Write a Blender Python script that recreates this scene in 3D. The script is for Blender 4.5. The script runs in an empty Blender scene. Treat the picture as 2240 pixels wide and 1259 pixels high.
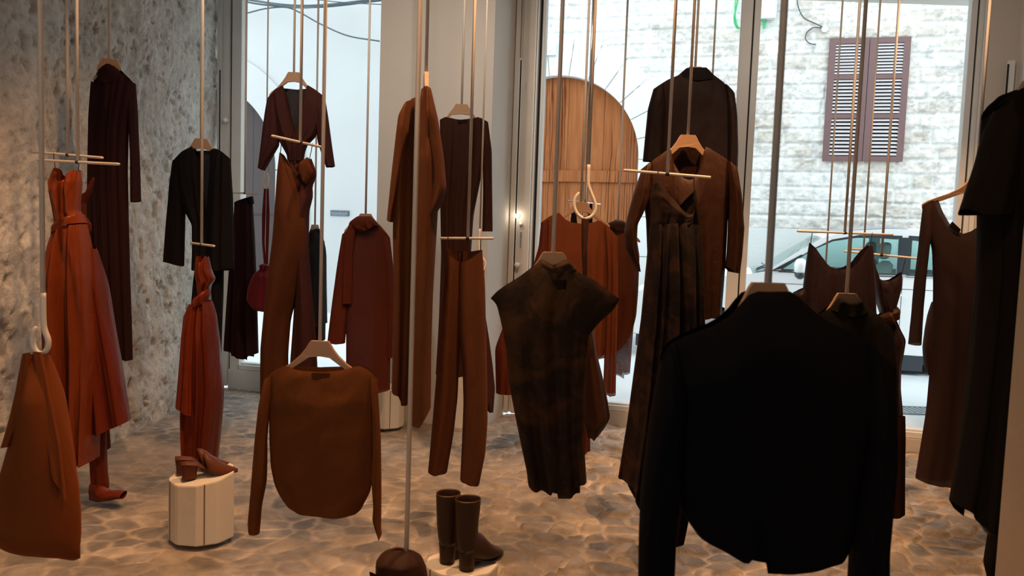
import bpy, bmesh, math, random
import numpy as np
from mathutils import Vector, Matrix
from mathutils.geometry import tessellate_polygon

S = bpy.context.scene
COL = S.collection
random.seed(4)

# ---------------------------------------------------------------- camera
EYE = 1.5                      # eye height above the shop floor
FPX = 1700.0                   # focal length in pixels of a 2240 px wide frame
upc = np.array([790 / 22900, 1.0, 1700 / 22900]); upc /= np.linalg.norm(upc)
_F = np.array([0, 0, -1.0]); _Y = _F - (_F @ upc) * upc; _Y /= np.linalg.norm(_Y); _X = np.cross(_Y, upc)
CM = np.array([_X, _Y, upc])   # camera vectors -> world vectors
cam_d = bpy.data.cameras.new('camera'); cam = bpy.data.objects.new('camera', cam_d); COL.objects.link(cam)
cam.matrix_world = Matrix.Translation((0, 0, EYE)) @ Matrix([[CM[i][j] for j in range(3)] for i in range(3)]).to_4x4()
cam_d.sensor_width = 36; cam_d.lens = FPX / 2240 * 36; cam_d.clip_start = 0.05; cam_d.clip_end = 200
cam_d.dof.use_dof = True; cam_d.dof.focus_distance = 4.8; cam_d.dof.aperture_fstop = 4.5
S.camera = cam

# ---------------------------------------------------------------- world, light, exposure
wd = bpy.data.worlds.new('sky'); S.world = wd; wd.use_nodes = True
bg = wd.node_tree.nodes['Background']; bg.inputs[0].default_value = (0.82, 0.93, 1.0, 1); bg.inputs[1].default_value = 2.95
S.view_settings.view_transform = 'Standard'; S.view_settings.look = 'None'
S.view_settings.gamma = 1; S.view_settings.use_curve_mapping = False
S.view_settings.exposure = 0.0
S.cycles.use_denoising = True
S.cycles.max_bounces = 8; S.cycles.transparent_max_bounces = 16
S.cycles.sample_clamp_indirect = 6

def spot(loc, target, power, size, color=(1.0, 0.60, 0.30), blend=0.6, rad=0.04):
    d = bpy.data.lights.new('ceiling_spot_and_wash', 'SPOT'); o = bpy.data.objects.new('ceiling_spot_and_wash', d); COL.objects.link(o)
    o.location = loc
    o.rotation_euler = (Vector(target) - Vector(loc)).to_track_quat('-Z', 'Y').to_euler()
    d.energy = power; d.spot_size = math.radians(size); d.spot_blend = blend; d.color = color; d.shadow_soft_size = rad
WARM = (1.0, 0.54, 0.26)
for loc, tgt, pw, sz in [
    ((-1.3, 3.0, 3.6), (-1.5, 3.5, 0.3), 230, 85),
    ((0.1, 3.1, 3.6), (0.0, 3.5, 0.0), 260, 85),
    ((1.7, 3.3, 3.6), (1.6, 3.9, 0.0), 290, 85),
    ((-0.3, 1.9, 3.6), (-0.4, 2.5, 0.0), 110, 70),
    ((2.7, 4.3, 3.6), (2.5, 4.9, 0.0), 200, 75),
    ((-0.6, 4.0, 3.6), (-2.6, 5.0, 0.4), 80, 60),
    ((0.6, 3.4, 3.6), (0.9, 5.0, 0.8), 90, 65),
    ((0.2, 0.6, 3.6), (-1.9, 2.6, 0.6), 55, 65),
    ((0.2, 0.2, 3.6), (0.2, 3.2, 1.0), 25, 60),
    ((0.3, 0.5, 3.6), (1.5, 2.0, 1.0), 60, 40)]:
    spot(loc, tgt, pw, sz, WARM)
for loc, tgt in (((-1.6, 3.4, 3.6), (-0.9, 5.9, 2.2)), ((0.1, 3.6, 3.6), (-0.4, 6.0, 1.8)), ((1.3, 3.0, 3.6), (2.2, 5.6, 2.2))):
    spot(loc, tgt, 100, 80, (1.0, 0.82, 0.66), 1.0, .08)  # unseen wash lamps added to brighten the pillar and shop front

# ---------------------------------------------------------------- picture <-> place helpers
ANG = math.radians(14.5)
U = np.array([math.cos(ANG), -math.sin(ANG)]); N = np.array([math.sin(ANG), math.cos(ANG)]); DW = 6.118
def ray(x, y): return CM @ np.array([x - 1120.0, -(y - 629.5), -FPX])
def at(x, y, Y):
    r = ray(x, y); p = r * (Y / r[1]); return np.array([p[0], p[1], p[2] + EYE])
def W(u, v, z):                # street-front coordinates: u along the shop front, v outwards, z up
    p = U * u + N * (DW + v); return (p[0], p[1], z)
def uz(x, y, v):
    r = ray(x, y); t = (DW + v) / (r[:2] @ N); p = r * t; return float(p[:2] @ U), float(p[2] + EYE)
def floor_pt(x, y, z=0.0):
    r = ray(x, y); t = (z - EYE) / r[2]; return np.array([r[0] * t, r[1] * t, z])

# ---------------------------------------------------------------- object helpers
def tag(o, label=None, cat=None, group=None, kind=None):
    if label: o['label'] = label
    if cat: o['category'] = cat
    if group: o['group'] = group
    if kind: o['kind'] = kind
    return o
def empty(name, loc):
    o = bpy.data.objects.new(name, None); COL.objects.link(o); o.location = tuple(loc); o.empty_display_size = 0.1
    return o
def mesh_obj(name, verts, faces, mat, parent=None, smooth=False, origin=None):
    verts = np.asarray(verts, dtype=float)
    if parent is not None: org = np.array(parent_world(parent))
    elif origin is not None: org = np.array(origin, dtype=float)
    else:
        org = np.array([(verts[:, 0].min() + verts[:, 0].max()) / 2, (verts[:, 1].min() + verts[:, 1].max()) / 2, verts[:, 2].min()])
    me = bpy.data.meshes.new(name)
    me.from_pydata([tuple(v) for v in (verts - org)], [], faces)
    me.validate(); me.update()
    bm = bmesh.new(); bm.from_mesh(me); bmesh.ops.recalc_face_normals(bm, faces=bm.faces); bm.to_mesh(me); bm.free()
    if smooth: me.polygons.foreach_set('use_smooth', [True] * len(me.polygons))
    if mat: me.materials.append(mat)
    o = bpy.data.objects.new(name, me); COL.objects.link(o)
    if parent is not None: o.parent = parent
    else: o.location = tuple(org)
    o['_wo'] = [float(c) for c in org]
    return o
def parent_world(p):
    if '_wo' in p.keys(): return list(p['_wo'])
    loc = Vector(p.location); q = p.parent
    while q is not None: loc += Vector(q.location); q = q.parent
    return list(loc)

class MB:
    def __init__(s): s.v = []; s.f = []
    def add(s, vs, fs):
        b = len(s.v); s.v += [tuple(map(float, v)) for v in vs]; s.f += [tuple(b + i for i in f) for f in fs]
    def box(s, a, b, T=None):
        T = T or (lambda x, y, z: (x, y, z))
        c = [T(x, y, z) for x in (a[0], b[0]) for y in (a[1], b[1]) for z in (a[2], b[2])]
        s.add(c, [(0, 1, 3, 2), (4, 6, 7, 5), (0, 4, 5, 1), (2, 3, 7, 6), (0, 2, 6, 4), (1, 5, 7, 3)])
    def tube(s, pts, r, n=10, cap=True):
        pts = [np.array(p, float) for p in pts]; rr = r if hasattr(r, '__len__') else [r] * len(pts)
        rings = []; prev = None
        for i, p in enumerate(pts):
            d = pts[min(i + 1, len(pts) - 1)] - pts[max(i - 1, 0)]; d /= (np.linalg.norm(d) + 1e-9)
            if prev is None:
                a = np.array([0, 0, 1.0]) if abs(d[2]) < .9 else np.array([1.0, 0, 0])
            else: a = prev
            a = a - (a @ d) * d; a /= np.linalg.norm(a); prev = a; b = np.cross(d, a)
            rings.append([p + rr[i] * (math.cos(2 * math.pi * k / n) * a + math.sin(2 * math.pi * k / n) * b) for k in range(n)])
        s.loft(rings, cap)
    def loft(s, rings, cap=True, closed=True):
        n = len(rings[0]); vs = [p for r in rings for p in r]; fs = []
        for i in range(len(rings) - 1):
            for k in range(n if closed else n - 1):
                k2 = (k + 1) % n
                fs.append((i * n + k, i * n + k2, (i + 1) * n + k2, (i + 1) * n + k))
        if cap:
            fs.append(tuple(range(n))); fs.append(tuple((len(rings) - 1) * n + k for k in range(n)))
        s.add(vs, fs)
    def plate(s, outer, holes, T, th):
        """flat panel with holes in 2D coordinates; T(a, b, d) puts it in the world; d from 0 to th"""
        loops = [list(outer)] + [list(h) for h in holes]
        tri = tessellate_polygon([[Vector((p[0], p[1], 0)) for p in l] for l in loops])
        flat = [p for l in loops for p in l]; n = len(flat)
        vs = [T(p[0], p[1], 0) for p in flat] + [T(p[0], p[1], th) for p in flat]
        fs = [tuple(t) for t in tri] + [tuple(n + i for i in reversed(t)) for t in tri]
        b = 0
        for l in loops:
            m = len(l)
            for i in range(m):
                j = (i + 1) % m; fs.append((b + i, b + j, n + b + j, n + b + i))
            b += m
        s.add(vs, fs)
    def build(s, name, mat, parent=None, smooth=False, bevel=0, origin=None):
        o = mesh_obj(name, s.v, s.f, mat, parent, smooth, origin)
        if bevel:
            m = o.modifiers.new('bevel', 'BEVEL'); m.width = bevel; m.segments = 2; m.limit_method = 'ANGLE'; m.angle_limit = math.radians(40)
        if smooth == 'auto': pass
        return o

# ---------------------------------------------------------------- materials
def nmat(name):
    m = bpy.data.materials.new(name); m.use_nodes = True
    nt = m.node_tree; return m, nt, nt.nodes['Principled BSDF']
def node(nt, t, **kw):
    n = nt.nodes.new(t)
    for k, v in kw.items():
        if k in n.inputs: n.inputs[k].default_value = v
        else: setattr(n, k, v)
    return n
def mix_col(nt, fac, a, b):
    n = nt.nodes.new('ShaderNodeMix'); n.data_type = 'RGBA'
    if isinstance(fac, float): n.inputs[0].default_value = fac
    else: nt.links.new(fac, n.inputs[0])
    for i, c in ((6, a), (7, b)):
        if isinstance(c, tuple): n.inputs[i].default_value = (*c[:3], 1)
        else: nt.links.new(c, n.inputs[i])
    return n.outputs[2]
def ramp(nt, src, lo, hi, ca=(0, 0, 0), cb=(1, 1, 1)):
    r = nt.nodes.new('ShaderNodeValToRGB'); r.color_ramp.elements[0].position = lo; r.color_ramp.elements[1].position = hi
    r.color_ramp.elements[0].color = (*ca, 1); r.color_ramp.elements[1].color = (*cb, 1)
    nt.links.new(src, r.inputs[0]); return r.outputs[0]
def coords(nt, sc=(1, 1, 1)):
    tc = nt.nodes.new('ShaderNodeTexCoord'); mp = nt.nodes.new('ShaderNodeMapping'); mp.inputs['Scale'].default_value = sc
    nt.links.new(tc.outputs['Object'], mp.inputs[0]); return mp.outputs[0]
def noise(nt, vec, scale, detail=6, rough=.6, dist=0):
    n = nt.nodes.new('ShaderNodeTexNoise'); n.inputs['Scale'].default_value = scale; n.inputs['Detail'].default_value = detail
    n.inputs['Roughness'].default_value = rough; n.inputs['Distortion'].default_value = dist
    nt.links.new(vec, n.inputs['Vector']); return n.outputs[0]
def bump(nt, b, src, strength, dist=.01):
    n = nt.nodes.new('ShaderNodeBump'); n.inputs['Strength'].default_value = strength; n.inputs['Distance'].default_value = dist
    nt.links.new(src, n.inputs['Height']); nt.links.new(n.outputs[0], b.inputs['Normal'])
def plain(name, col, rough=.5, metal=0, var=.06, nscale=6, bmp=0.0, bscale=60):
    m, nt, b = nmat(name); v = coords(nt)
    c2 = tuple(max(0, c * (1 - var * 2)) for c in col)
    nt.links.new(mix_col(nt, noise(nt, v, nscale), c2, col), b.inputs['Base Color'])
    b.inputs['Roughness'].default_value = rough; b.inputs['Metallic'].default_value = metal
    if bmp: bump(nt, b, noise(nt, v, bscale), bmp)
    return m
def fabric(name, col, rough=.85, trans=0.0, sheen=.12, weave=.25, var=.12, rib=0, dark=None, pscale=9, coat=0, sheer=0.0):
    m, nt, b = nmat(name); v = coords(nt)
    if dark: base = mix_col(nt, ramp(nt, noise(nt, v, pscale, 8, .62, .8), .47, .60), dark, col)
    else: base = mix_col(nt, noise(nt, v, 5, 4), tuple(c * (1 - 2 * var) for c in col), col)
    nt.links.new(base, b.inputs['Base Color'])
    b.inputs['Roughness'].default_value = rough; b.inputs['Sheen Weight'].default_value = sheen
    b.inputs['Sheen Tint'].default_value = (*[min(1, c * 3) for c in col], 1)
    if 'Specular IOR Level' in b.inputs: b.inputs['Specular IOR Level'].default_value = .5 if rough < .6 else .08
    if rough < .6: b.inputs['Specular Tint'].default_value = (*[min(1, .08 + c * 2.6) for c in col], 1); b.inputs['Specular IOR Level'].default_value = .8
    if rib:
        w = nt.nodes.new('ShaderNodeTexWave'); w.wave_type = 'BANDS'; w.bands_direction = 'X'; w.inputs['Scale'].default_value = rib; w.inputs['Distortion'].default_value = .6
        nt.links.new(v, w.inputs['Vector']); bump(nt, b, w.outputs[1], .35, .004)
    elif weave:
        b1 = nt.nodes.new('ShaderNodeBump'); b1.inputs['Strength'].default_value = .55 if rough < .6 else .4; b1.inputs['Distance'].default_value = .03
        nt.links.new(noise(nt, coords(nt, (1, 1, .42)), 7, 5, .55, .7), b1.inputs['Height'])
        b2 = nt.nodes.new('ShaderNodeBump'); b2.inputs['Strength'].default_value = weave; b2.inputs['Distance'].default_value = .003
        nt.links.new(noise(nt, coords(nt, (1, 1, .35)), 60 if rough < .6 else 260, 5), b2.inputs['Height'])
        nt.links.new(b1.outputs[0], b2.inputs['Normal']); nt.links.new(b2.outputs[0], b.inputs['Normal'])
    if trans or sheer:
        out = nt.nodes['Material Output']; src = b.outputs[0]
        if trans:
            t = nt.nodes.new('ShaderNodeBsdfTranslucent'); nt.links.new(base, t.inputs[0])
            mx = nt.nodes.new('ShaderNodeMixShader'); mx.inputs[0].default_value = trans
            nt.links.new(src, mx.inputs[1]); nt.links.new(t.outputs[0], mx.inputs[2]); src = mx.outputs[0]
        if sheer:
            t = nt.nodes.new('ShaderNodeBsdfTransparent'); mx = nt.nodes.new('ShaderNodeMixShader')
            g = noise(nt, coords(nt, (1, 1, 14)), 30, 3)
            mm = nt.nodes.new('ShaderNodeMath'); mm.operation = 'MULTIPLY'; mm.inputs[1].default_value = sheer * 2; nt.links.new(g, mm.inputs[0])
            nt.links.new(mm.outputs[0], mx.inputs[0]); nt.links.new(src, mx.inputs[1]); nt.links.new(t.outputs[0], mx.inputs[2]); src = mx.outputs[0]
        nt.links.new(src, out.inputs[0])
    return m
def vcol_mat(name, rough, bscale, bstr, rlo=None):
    m, nt, b = nmat(name); v = coords(nt)
    a = nt.nodes.new('ShaderNodeAttribute'); a.attribute_name = 'tint'
    f = ramp(nt, noise(nt, v, bscale * .35, 8), .3, .7, (.78, .78, .78), (1.12, 1.12, 1.12))
    mu = nt.nodes.new('ShaderNodeMix'); mu.data_type = 'RGBA'; mu.blend_type = 'MULTIPLY'; mu.inputs[0].default_value = 1
    nt.links.new(a.outputs['Color'], mu.inputs[6]); nt.links.new(f, mu.inputs[7]); nt.links.new(mu.outputs[2], b.inputs['Base Color'])
    b.inputs['Roughness'].default_value = rough
    if rlo is not None:
        r = ramp(nt, noise(nt, v, 14, 6), .35, .65, (rlo,) * 3, (rough,) * 3); nt.links.new(r, b.inputs['Roughness'])
    bump(nt, b, noise(nt, v, bscale, 8, .65), bstr, .012)
    return m
def glass_mat(name, tint, refl):
    m = bpy.data.materials.new(name); m.use_nodes = True; nt = m.node_tree; nt.nodes.remove(nt.nodes['Principled BSDF'])
    t = nt.nodes.new('ShaderNodeBsdfTransparent'); t.inputs[0].default_value = (*tint, 1)
    g = nt.nodes.new('ShaderNodeBsdfGlossy'); g.inputs['Roughness'].default_value = .01
    lw = nt.nodes.new('ShaderNodeLayerWeight'); lw.inputs[0].default_value = .5
    p5 = nt.nodes.new('ShaderNodeMath'); p5.operation = 'POWER'; p5.inputs[1].default_value = 4; nt.links.new(lw.outputs['Facing'], p5.inputs[0])
    ma = nt.nodes.new('ShaderNodeMath'); ma.operation = 'MULTIPLY_ADD'; ma.inputs[1].default_value = .7; ma.inputs[2].default_value = refl; nt.links.new(p5.outputs[0], ma.inputs[0])
    mx = nt.nodes.new('ShaderNodeMixShader'); nt.links.new(ma.outputs[0], mx.inputs[0]); nt.links.new(t.outputs[0], mx.inputs[1]); nt.links.new(g.outputs[0], mx.inputs[2])
    nt.links.new(mx.outputs[0], nt.nodes['Material Output'].inputs[0]); return m

M = {}
M['rod'] = plain('pale_powder_coated_rod', (.62, .54, .45), .5)
M['hanger'] = plain('pale_beech_hanger', (.33, .19, .10), .5, var=.08, nscale=14)
M['cord'] = plain('black_cord', (.01, .01, .01), .8)
M['white_metal'] = plain('white_painted_frame', (.76, .77, .75), .4)
M['beige_metal'] = plain('beige_painted_jamb', (.62, .56, .49), .55, var=.08)
M['gap_strip'] = plain('black_gap_strip', (.01, .012, .018), .7)  # black strips stand in for the shade in gaps between frame parts
M['plaster_int'] = plain('smooth_grey_beige_plaster', (.50, .44, .36), .85, var=.05, nscale=3, bmp=.15, bscale=40)
M['plaster_white'] = plain('white_plaster', (.72, .70, .66), .85, var=.05)
M['ceiling'] = plain('ceiling_plaster', (.66, .62, .56), .9)
M['dark_room'] = plain('back_of_shop', (.5, .45, .4), .9)
M['plaster_ext'] = plain('white_rendered_house_wall', (.47, .47, .465), .9, var=.07, nscale=1.5, bmp=.1, bscale=20)
M['stone_ring'] = plain('dressed_pale_stone', (.72, .74, .73), .85, var=.06, nscale=5, bmp=.3, bscale=30)
M['cobble'] = vcol_mat('worn_cobble_stone', .72, 38, 1.0, .28)
M['rough_plaster'] = vcol_mat('rough_pitted_plaster', .92, 60, 1.0)
M['rough_stone'] = vcol_mat('whitewashed_rough_stone', .95, 40, .8)
M['pavement'] = plain('pale_street_paving', (.74, .77, .79), .6, var=.12, nscale=2.2, bmp=.4, bscale=18)
M['drain'] = plain('grey_iron_drain', (.25, .30, .33), .5)
M['glass'] = glass_mat('window_glass', (.97, .985, .98), .004)
M['car_glass'] = glass_mat('tinted_car_glass', (.86, .96, .95), .012)
M['car_paint'] = plain('white_car_paint', (.90, .91, .92), .25, var=.01)
M['car_dark'] = plain('black_car_trim', (.03, .04, .05), .35)
M['car_roof'] = plain('grey_glass_roof', (.20, .25, .32), .15)
M['car_seat'] = plain('pale_grey_seat', (.42, .45, .44), .8)
M['tyre'] = plain('black_rubber_tyre', (.02, .02, .02), .9)
M['chrome'] = plain('chrome', (.7, .72, .75), .2, 1.0, var=.02)
M['shutter'] = plain('plum_brown_shutter_paint', (.17, .085, .082), .55, var=.15, nscale=10)
M['slat'] = plain('sky_lit_slat_paint', (.66, .60, .60), .45, var=.1)  # sky reflection on the plum slats put into a paler colour
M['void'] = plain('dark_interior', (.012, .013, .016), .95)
M['dark_door'] = plain('dark_brown_boarded_gate', (.055, .036, .033), .75, var=.2, nscale=4)
M['green_cable'] = plain('green_cable', (.05, .45, .16), .5)
M['grey_box'] = plain('grey_white_box', (.66, .70, .70), .5)
M['grey_cable'] = plain('dark_grey_cable', (.06, .075, .09), .6)
M['plaque'] = plain('dark_slate_plaque', (.05, .07, .09), .4)
M['plaque_text'] = plain('pale_plaque_lettering', (.45, .5, .55), .5)
M['pedestal'] = plain('whitewashed_log', (.66, .60, .51), .8, var=.08, nscale=8, bmp=.15, bscale=30)
M['pedestal_crack'] = plain('brown_crack', (.14, .07, .05), .9)
M['boot'] = plain('dark_brown_boot_leather', (.040, .016, .006), .48, var=.2, nscale=12, bmp=.1)
M['mule'] = plain('rust_brown_mule_leather', (.11, .030, .010), .5, var=.15, nscale=12, bmp=.1)
M['shoe_in'] = plain('black_shoe_lining', (.02, .01, .008), .7)
M['knob'] = plain('white_knob', (.8, .8, .8), .15)
M['wood_door'] = None
for k_ in ('boot', 'mule'): M[k_].node_tree.nodes['Principled BSDF'].inputs['Specular IOR Level'].default_value = .25
def pine():
    m, nt, b = nmat('knotty_pine_boards'); v = coords(nt, (5, 5, .55))
    n1 = noise(nt, v, 2.2, 6, .6, .6)
    w = nt.nodes.new('ShaderNodeTexWave'); w.bands_direction = 'X'; w.inputs['Scale'].default_value = 5; w.inputs['Distortion'].default_value = 9; w.inputs['Detail'].default_value = 2; w.inputs['Detail Scale'].default_value = .8
    nt.links.new(coords(nt, (1.6, 1.6, .22)), w.inputs['Vector'])
    c = mix_col(nt, ramp(nt, n1, .35, .7), (.25, .080, .026), (.36, .130, .048))
    msk = nt.nodes.new('ShaderNodeMath'); msk.operation = 'MULTIPLY'
    nt.links.new(ramp(nt, w.outputs[1], .0, .45, (1, 1, 1), (0, 0, 0)), msk.inputs[0]); nt.links.new(ramp(nt, noise(nt, coords(nt, (4, 4, .15)), 2, 3), .50, .56), msk.inputs[1])
    c = mix_col(nt, msk.outputs[0], c, (.10, .028, .010))
    k = nt.nodes.new('ShaderNodeTexVoronoi'); k.inputs['Scale'].default_value = 2.6; nt.links.new(coords(nt, (1.5, 1.5, .6)), k.inputs['Vector'])
    c = mix_col(nt, ramp(nt, k.outputs['Distance'], .05, .12, (1, 1, 1), (0, 0, 0)), c, (.05, .018, .008))
    nt.links.new(c, b.inputs['Base Color']); b.inputs['Roughness'].default_value = .9; b.inputs['Specular IOR Level'].default_value = .1
    return m
M['wood_door'] = pine()

# fabrics
FB = {
 'orange_satin': fabric('burnt_orange_satin', (0.2112, 0.0397, 0.0090), .34, trans=.08, sheen=.0, weave=.12),
 'rust_satin': fabric('rust_red_satin', (0.1428, 0.0218, 0.0075), .38, trans=.06, sheen=.0, weave=.12),
 'rust_cloth': fabric('rust_brown_cloth', (0.0825, 0.0165, 0.0075), .75, trans=.1),
 'tote': fabric('tan_orange_leather_cloth', (0.1440, 0.0352, 0.0072), .7, sheen=.2),
 'plum_black': fabric('plum_black_ribbed_knit', (.026, .010, .011), .9, rib=45),
 'black': fabric('black_crepe', (.008, .007, .008), .85, sheen=.1),
 'black_wool': fabric('near_black_wool', (.0045, .004, .005), .95, sheen=.05),
 'lining': fabric('grey_lining', (.045, .04, .045), .6, trans=.3),
 'plum': fabric('plum_brown_cloth', (0.0440, 0.0144, 0.0136), .8, trans=.12),
 'cocoa': fabric('cocoa_brown_cloth', (0.0612, 0.0202, 0.0086), .8, trans=.06),
 'burgundy': fabric('burgundy_leather', (.10, .010, .014), .45, sheen=.1),
 'rust_knit': fabric('rust_brown_gauzy_knit', (0.0840, 0.0182, 0.0084), .9, trans=.2, sheer=.05),
 'camel': fabric('camel_brown_wool', (.085, .030, .012), .85, sheen=.1),
 'dark_brown': fabric('dark_chestnut_jersey', (0.0304, 0.0104, 0.0056), .8, trans=.05),
 'sienna_knit': fabric('sienna_fine_knit', (.135, .045, .013), .85, trans=.3, weave=.4),
 'tan_cloth': fabric('tan_brown_gabardine', (.092, .031, .012), .8, sheen=.1),
 'floral': fabric('dark_printed_velvet', (0.0382, 0.0170, 0.0068), .7, dark=(.013, .008, .005), pscale=7, sheen=.15),
 'floral2': fabric('dark_printed_gauze', (.026, .012, .007), .75, dark=(.009, .006, .005), pscale=10, sheen=.15),
 'rust_sheer': fabric('sheer_rust_chiffon', (0.1615, 0.0425, 0.0145), .8, trans=.35, sheer=.06),
 'pink_sheer': fabric('sheer_rose_brown_chiffon', (0.1760, 0.0600, 0.0440), .8, trans=.4, sheer=.2),
 'velvet_brown': fabric('brown_satin_velvet', (.034, .013, .0065), .5, sheen=.1, trans=.05),
 'black_shirt': fabric('black_brown_silk', (0.0150, 0.0090, 0.0083), .6, trans=.04),
 'dark_mauve': fabric('dark_mauve_brown_satin', (.022, .0115, .0115), .5, trans=.08),
 'mauve_knit': fabric('sheer_mauve_brown_knit', (.062, .034, .027), .85, trans=.3, rib=60, sheer=.02),
 'tee': fabric('black_brown_tee_cloth', (0.0096, 0.0072, 0.0056), .85, sheen=.1),
 'bag_brown': fabric('dark_brown_bag_leather', (.035, .014, .007), .62),
}

# ---------------------------------------------------------------- numpy noise and voronoi stones
def vnoise(x, y, seed=0):
    xi = np.floor(x).astype(np.int64); yi = np.floor(y).astype(np.int64); xf = x - xi; yf = y - yi
    def h(a, b):
        n = (a * 374761393 + b * 668265263 + seed * 1442695041) & 0x7fffffff
        n = ((n ^ (n >> 13)) * 1274126177) & 0x7fffffff
        return ((n ^ (n >> 16)) & 0xffff) / 65535.0
    u = xf * xf * (3 - 2 * xf); v = yf * yf * (3 - 2 * yf)
    return (h(xi, yi) * (1 - u) + h(xi + 1, yi) * u) * (1 - v) + (h(xi, yi + 1) * (1 - u) + h(xi + 1, yi + 1) * u) * v
def fbm(x, y, oct=5, seed=0):
    r = 0; a = .5
    for k in range(oct): r = r + a * vnoise(x, y, seed + k * 7); x = x * 2.03 + 11; y = y * 2.03 + 5; a *= .5
    return r
def vor(x, y, sx, sy, seed=0, jit=.85):
    gx = x / sx; gy = y / sy; xi = np.floor(gx); yi = np.floor(gy)
    f1 = np.full(x.shape, 9.0); f2 = np.full(x.shape, 9.0); cid = np.zeros(x.shape); ox = np.zeros(x.shape); oy = np.zeros(x.shape)
    for dx in (-1, 0, 1):
        for dy in (-1, 0, 1):
            cx = xi + dx; cy = yi + dy
            px = cx + .5 + jit * (vnoise(cx * 1.0, cy * 1.0, seed) - .5); py = cy + .5 + jit * (vnoise(cx * 1.0, cy * 1.0, seed + 3) - .5)
            d = np.sqrt((gx - px) ** 2 + (gy - py) ** 2)
            new = d < f1
            f2 = np.where(new, f1, np.minimum(f2, d)); cid = np.where(new, vnoise(cx * 1.0, cy * 1.0, seed + 9), cid); f1 = np.where(new, d, f1); ox = np.where(new, gx - px, ox); oy = np.where(new, gy - py, oy)
    return f1, f2, cid, ox, oy
def sstep(a, b, x): t = np.clip((x - a) / (b - a), 0, 1); return t * t * (3 - 2 * t)
def grid_mesh(name, P, col, mat, keep=None, parent=None, kind='structure'):
    """P: (n, m, 3) world points, col: (n, m, 3) tints"""
    n, m = P.shape[:2]; idx = np.arange(n * m).reshape(n, m)
    q = np.stack([idx[:-1, :-1], idx[1:, :-1], idx[1:, 1:], idx[:-1, 1:]], -1).reshape(-1, 4)
    if keep is not None:
        q = q[keep[:-1, :-1].reshape(-1)]
    org = P.reshape(-1, 3).min(0)
    if parent is not None: org = np.array(parent_world(parent))
    me = bpy.data.meshes.new(name); me.vertices.add(n * m); me.vertices.foreach_set('co', (P.reshape(-1, 3) - org).ravel())
    me.loops.add(len(q) * 4); me.loops.foreach_set('vertex_index', q.ravel().astype(np.int32))
    me.polygons.add(len(q)); me.polygons.foreach_set('loop_start', np.arange(0, len(q) * 4, 4, dtype=np.int32)); me.polygons.foreach_set('loop_total', np.full(len(q), 4, np.int32))
    me.update(calc_edges=True); me.polygons.foreach_set('use_smooth', np.ones(len(q), bool))
    a = me.color_attributes.new('tint', 'FLOAT_COLOR', 'POINT'); c = np.ones((n * m, 4)); c[:, :3] = col.reshape(-1, 3); a.data.foreach_set('color', c.ravel())
    me.materials.append(mat); o = bpy.data.objects.new(name, me); COL.objects.link(o)
    if parent is not None: o.parent = parent
    else: o.location = tuple(org); tag(o, kind=kind)
    o['_wo'] = [float(v) for v in org]
    return o

# ================================================================= THE SETTING
# floor of worn cobbles set in sandy mortar
def build_floor():
    xs = np.arange(-2.75, 3.6, .0115); ys = np.arange(1.9, 7.3, .0115)
    X, Y = np.meshgrid(xs, ys, indexing='ij')
    wx = X + .10 * fbm(X * 5, Y * 5, 4, 3); wy = Y + .08 * fbm(X * 5 + 9, Y * 5, 4, 5)
    f1, f2, cid, ox, oy = vor(wx, wy, .150, .118, 2, .98)
    e = f2 - f1
    ee = e - .20 * fbm(X * 11, Y * 11, 4, 15) + .06; dome = .62 * sstep(.03, .16, ee) + .38 * sstep(.05, .5, ee)
    c2 = (cid * 7.31) % 1; c3 = (cid * 13.7) % 1; tilt = (c2 - .5) * ox * .030 + (c3 - .5) * oy * .040
    coarse = sstep(-1.3, .5, X + .6 * (fbm(X * .8, Y * .8, 3, 8) - .5) + .25 * (3.5 - Y))  # left: worn flat; right: proud cobbles
    hgt = (.006 + .026 * coarse) * dome * (.30 + .8 * cid) + tilt * dome * (.25 + coarse) + .010 * dome * coarse * (fbm(X * 16, Y * 16, 4, 19) - .5) + .016 * (fbm(X * 2, Y * 2, 4, 1) - .5) + .007 * (fbm(X * 26, Y * 26, 4, 4) - .5)
    # beyond the sill line of the shop front the floor stays level
    V = X * N[0] + Y * N[1] - DW
    P = np.stack([X, Y, hgt - .026], -1)
    st = np.stack([np.interp(cid, [0, .35, .65, 1], [a, b, c, d]) for a, b, c, d in ((.17, .27, .33, .44), (.165, .24, .28, .37), (.165, .215, .235, .31))], -1)
    mo = np.array([.46, .38, .30]); k = (sstep(.04, .17, ee) * (.55 + .45 * sstep(.3, .6, fbm(X * 5, Y * 5, 3, 17))))[..., None]
    n = fbm(X * 7, Y * 7, 5, 12)[..., None]
    col = (mo * .92 * (1 - k) + st * .78 * k) * (.40 + 1.2 * n) * (.85 + .35 * c2[..., None])
    smear = (sstep(.45, .62, fbm(X * 1.7, Y * 1.7, 4, 21)) * (1 - .75 * coarse))[..., None]
    col = col * (1 - .6 * smear) + mo * .80 * .6 * smear
    grid_mesh('floor', P, col, M['cobble'], keep=(V < .02))
build_floor()
b = MB(); b.box((-2.9, -2.6, -.12), (4.4, 1.93, -.02)); b.box((3.58, 1.9, -.12), (4.4, 6.0, -.02)); o = b.build('floor', M['plaster_int']); tag(o, kind='structure'); o.name = 'floor_back'
b = MB(); b.box((-2.9, -2.6, 3.75), (4.4, 7.5, 3.9)); 
o = mesh_obj('ceiling', b.v, b.f, M['ceiling']); tag(o, kind='structure')

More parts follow.
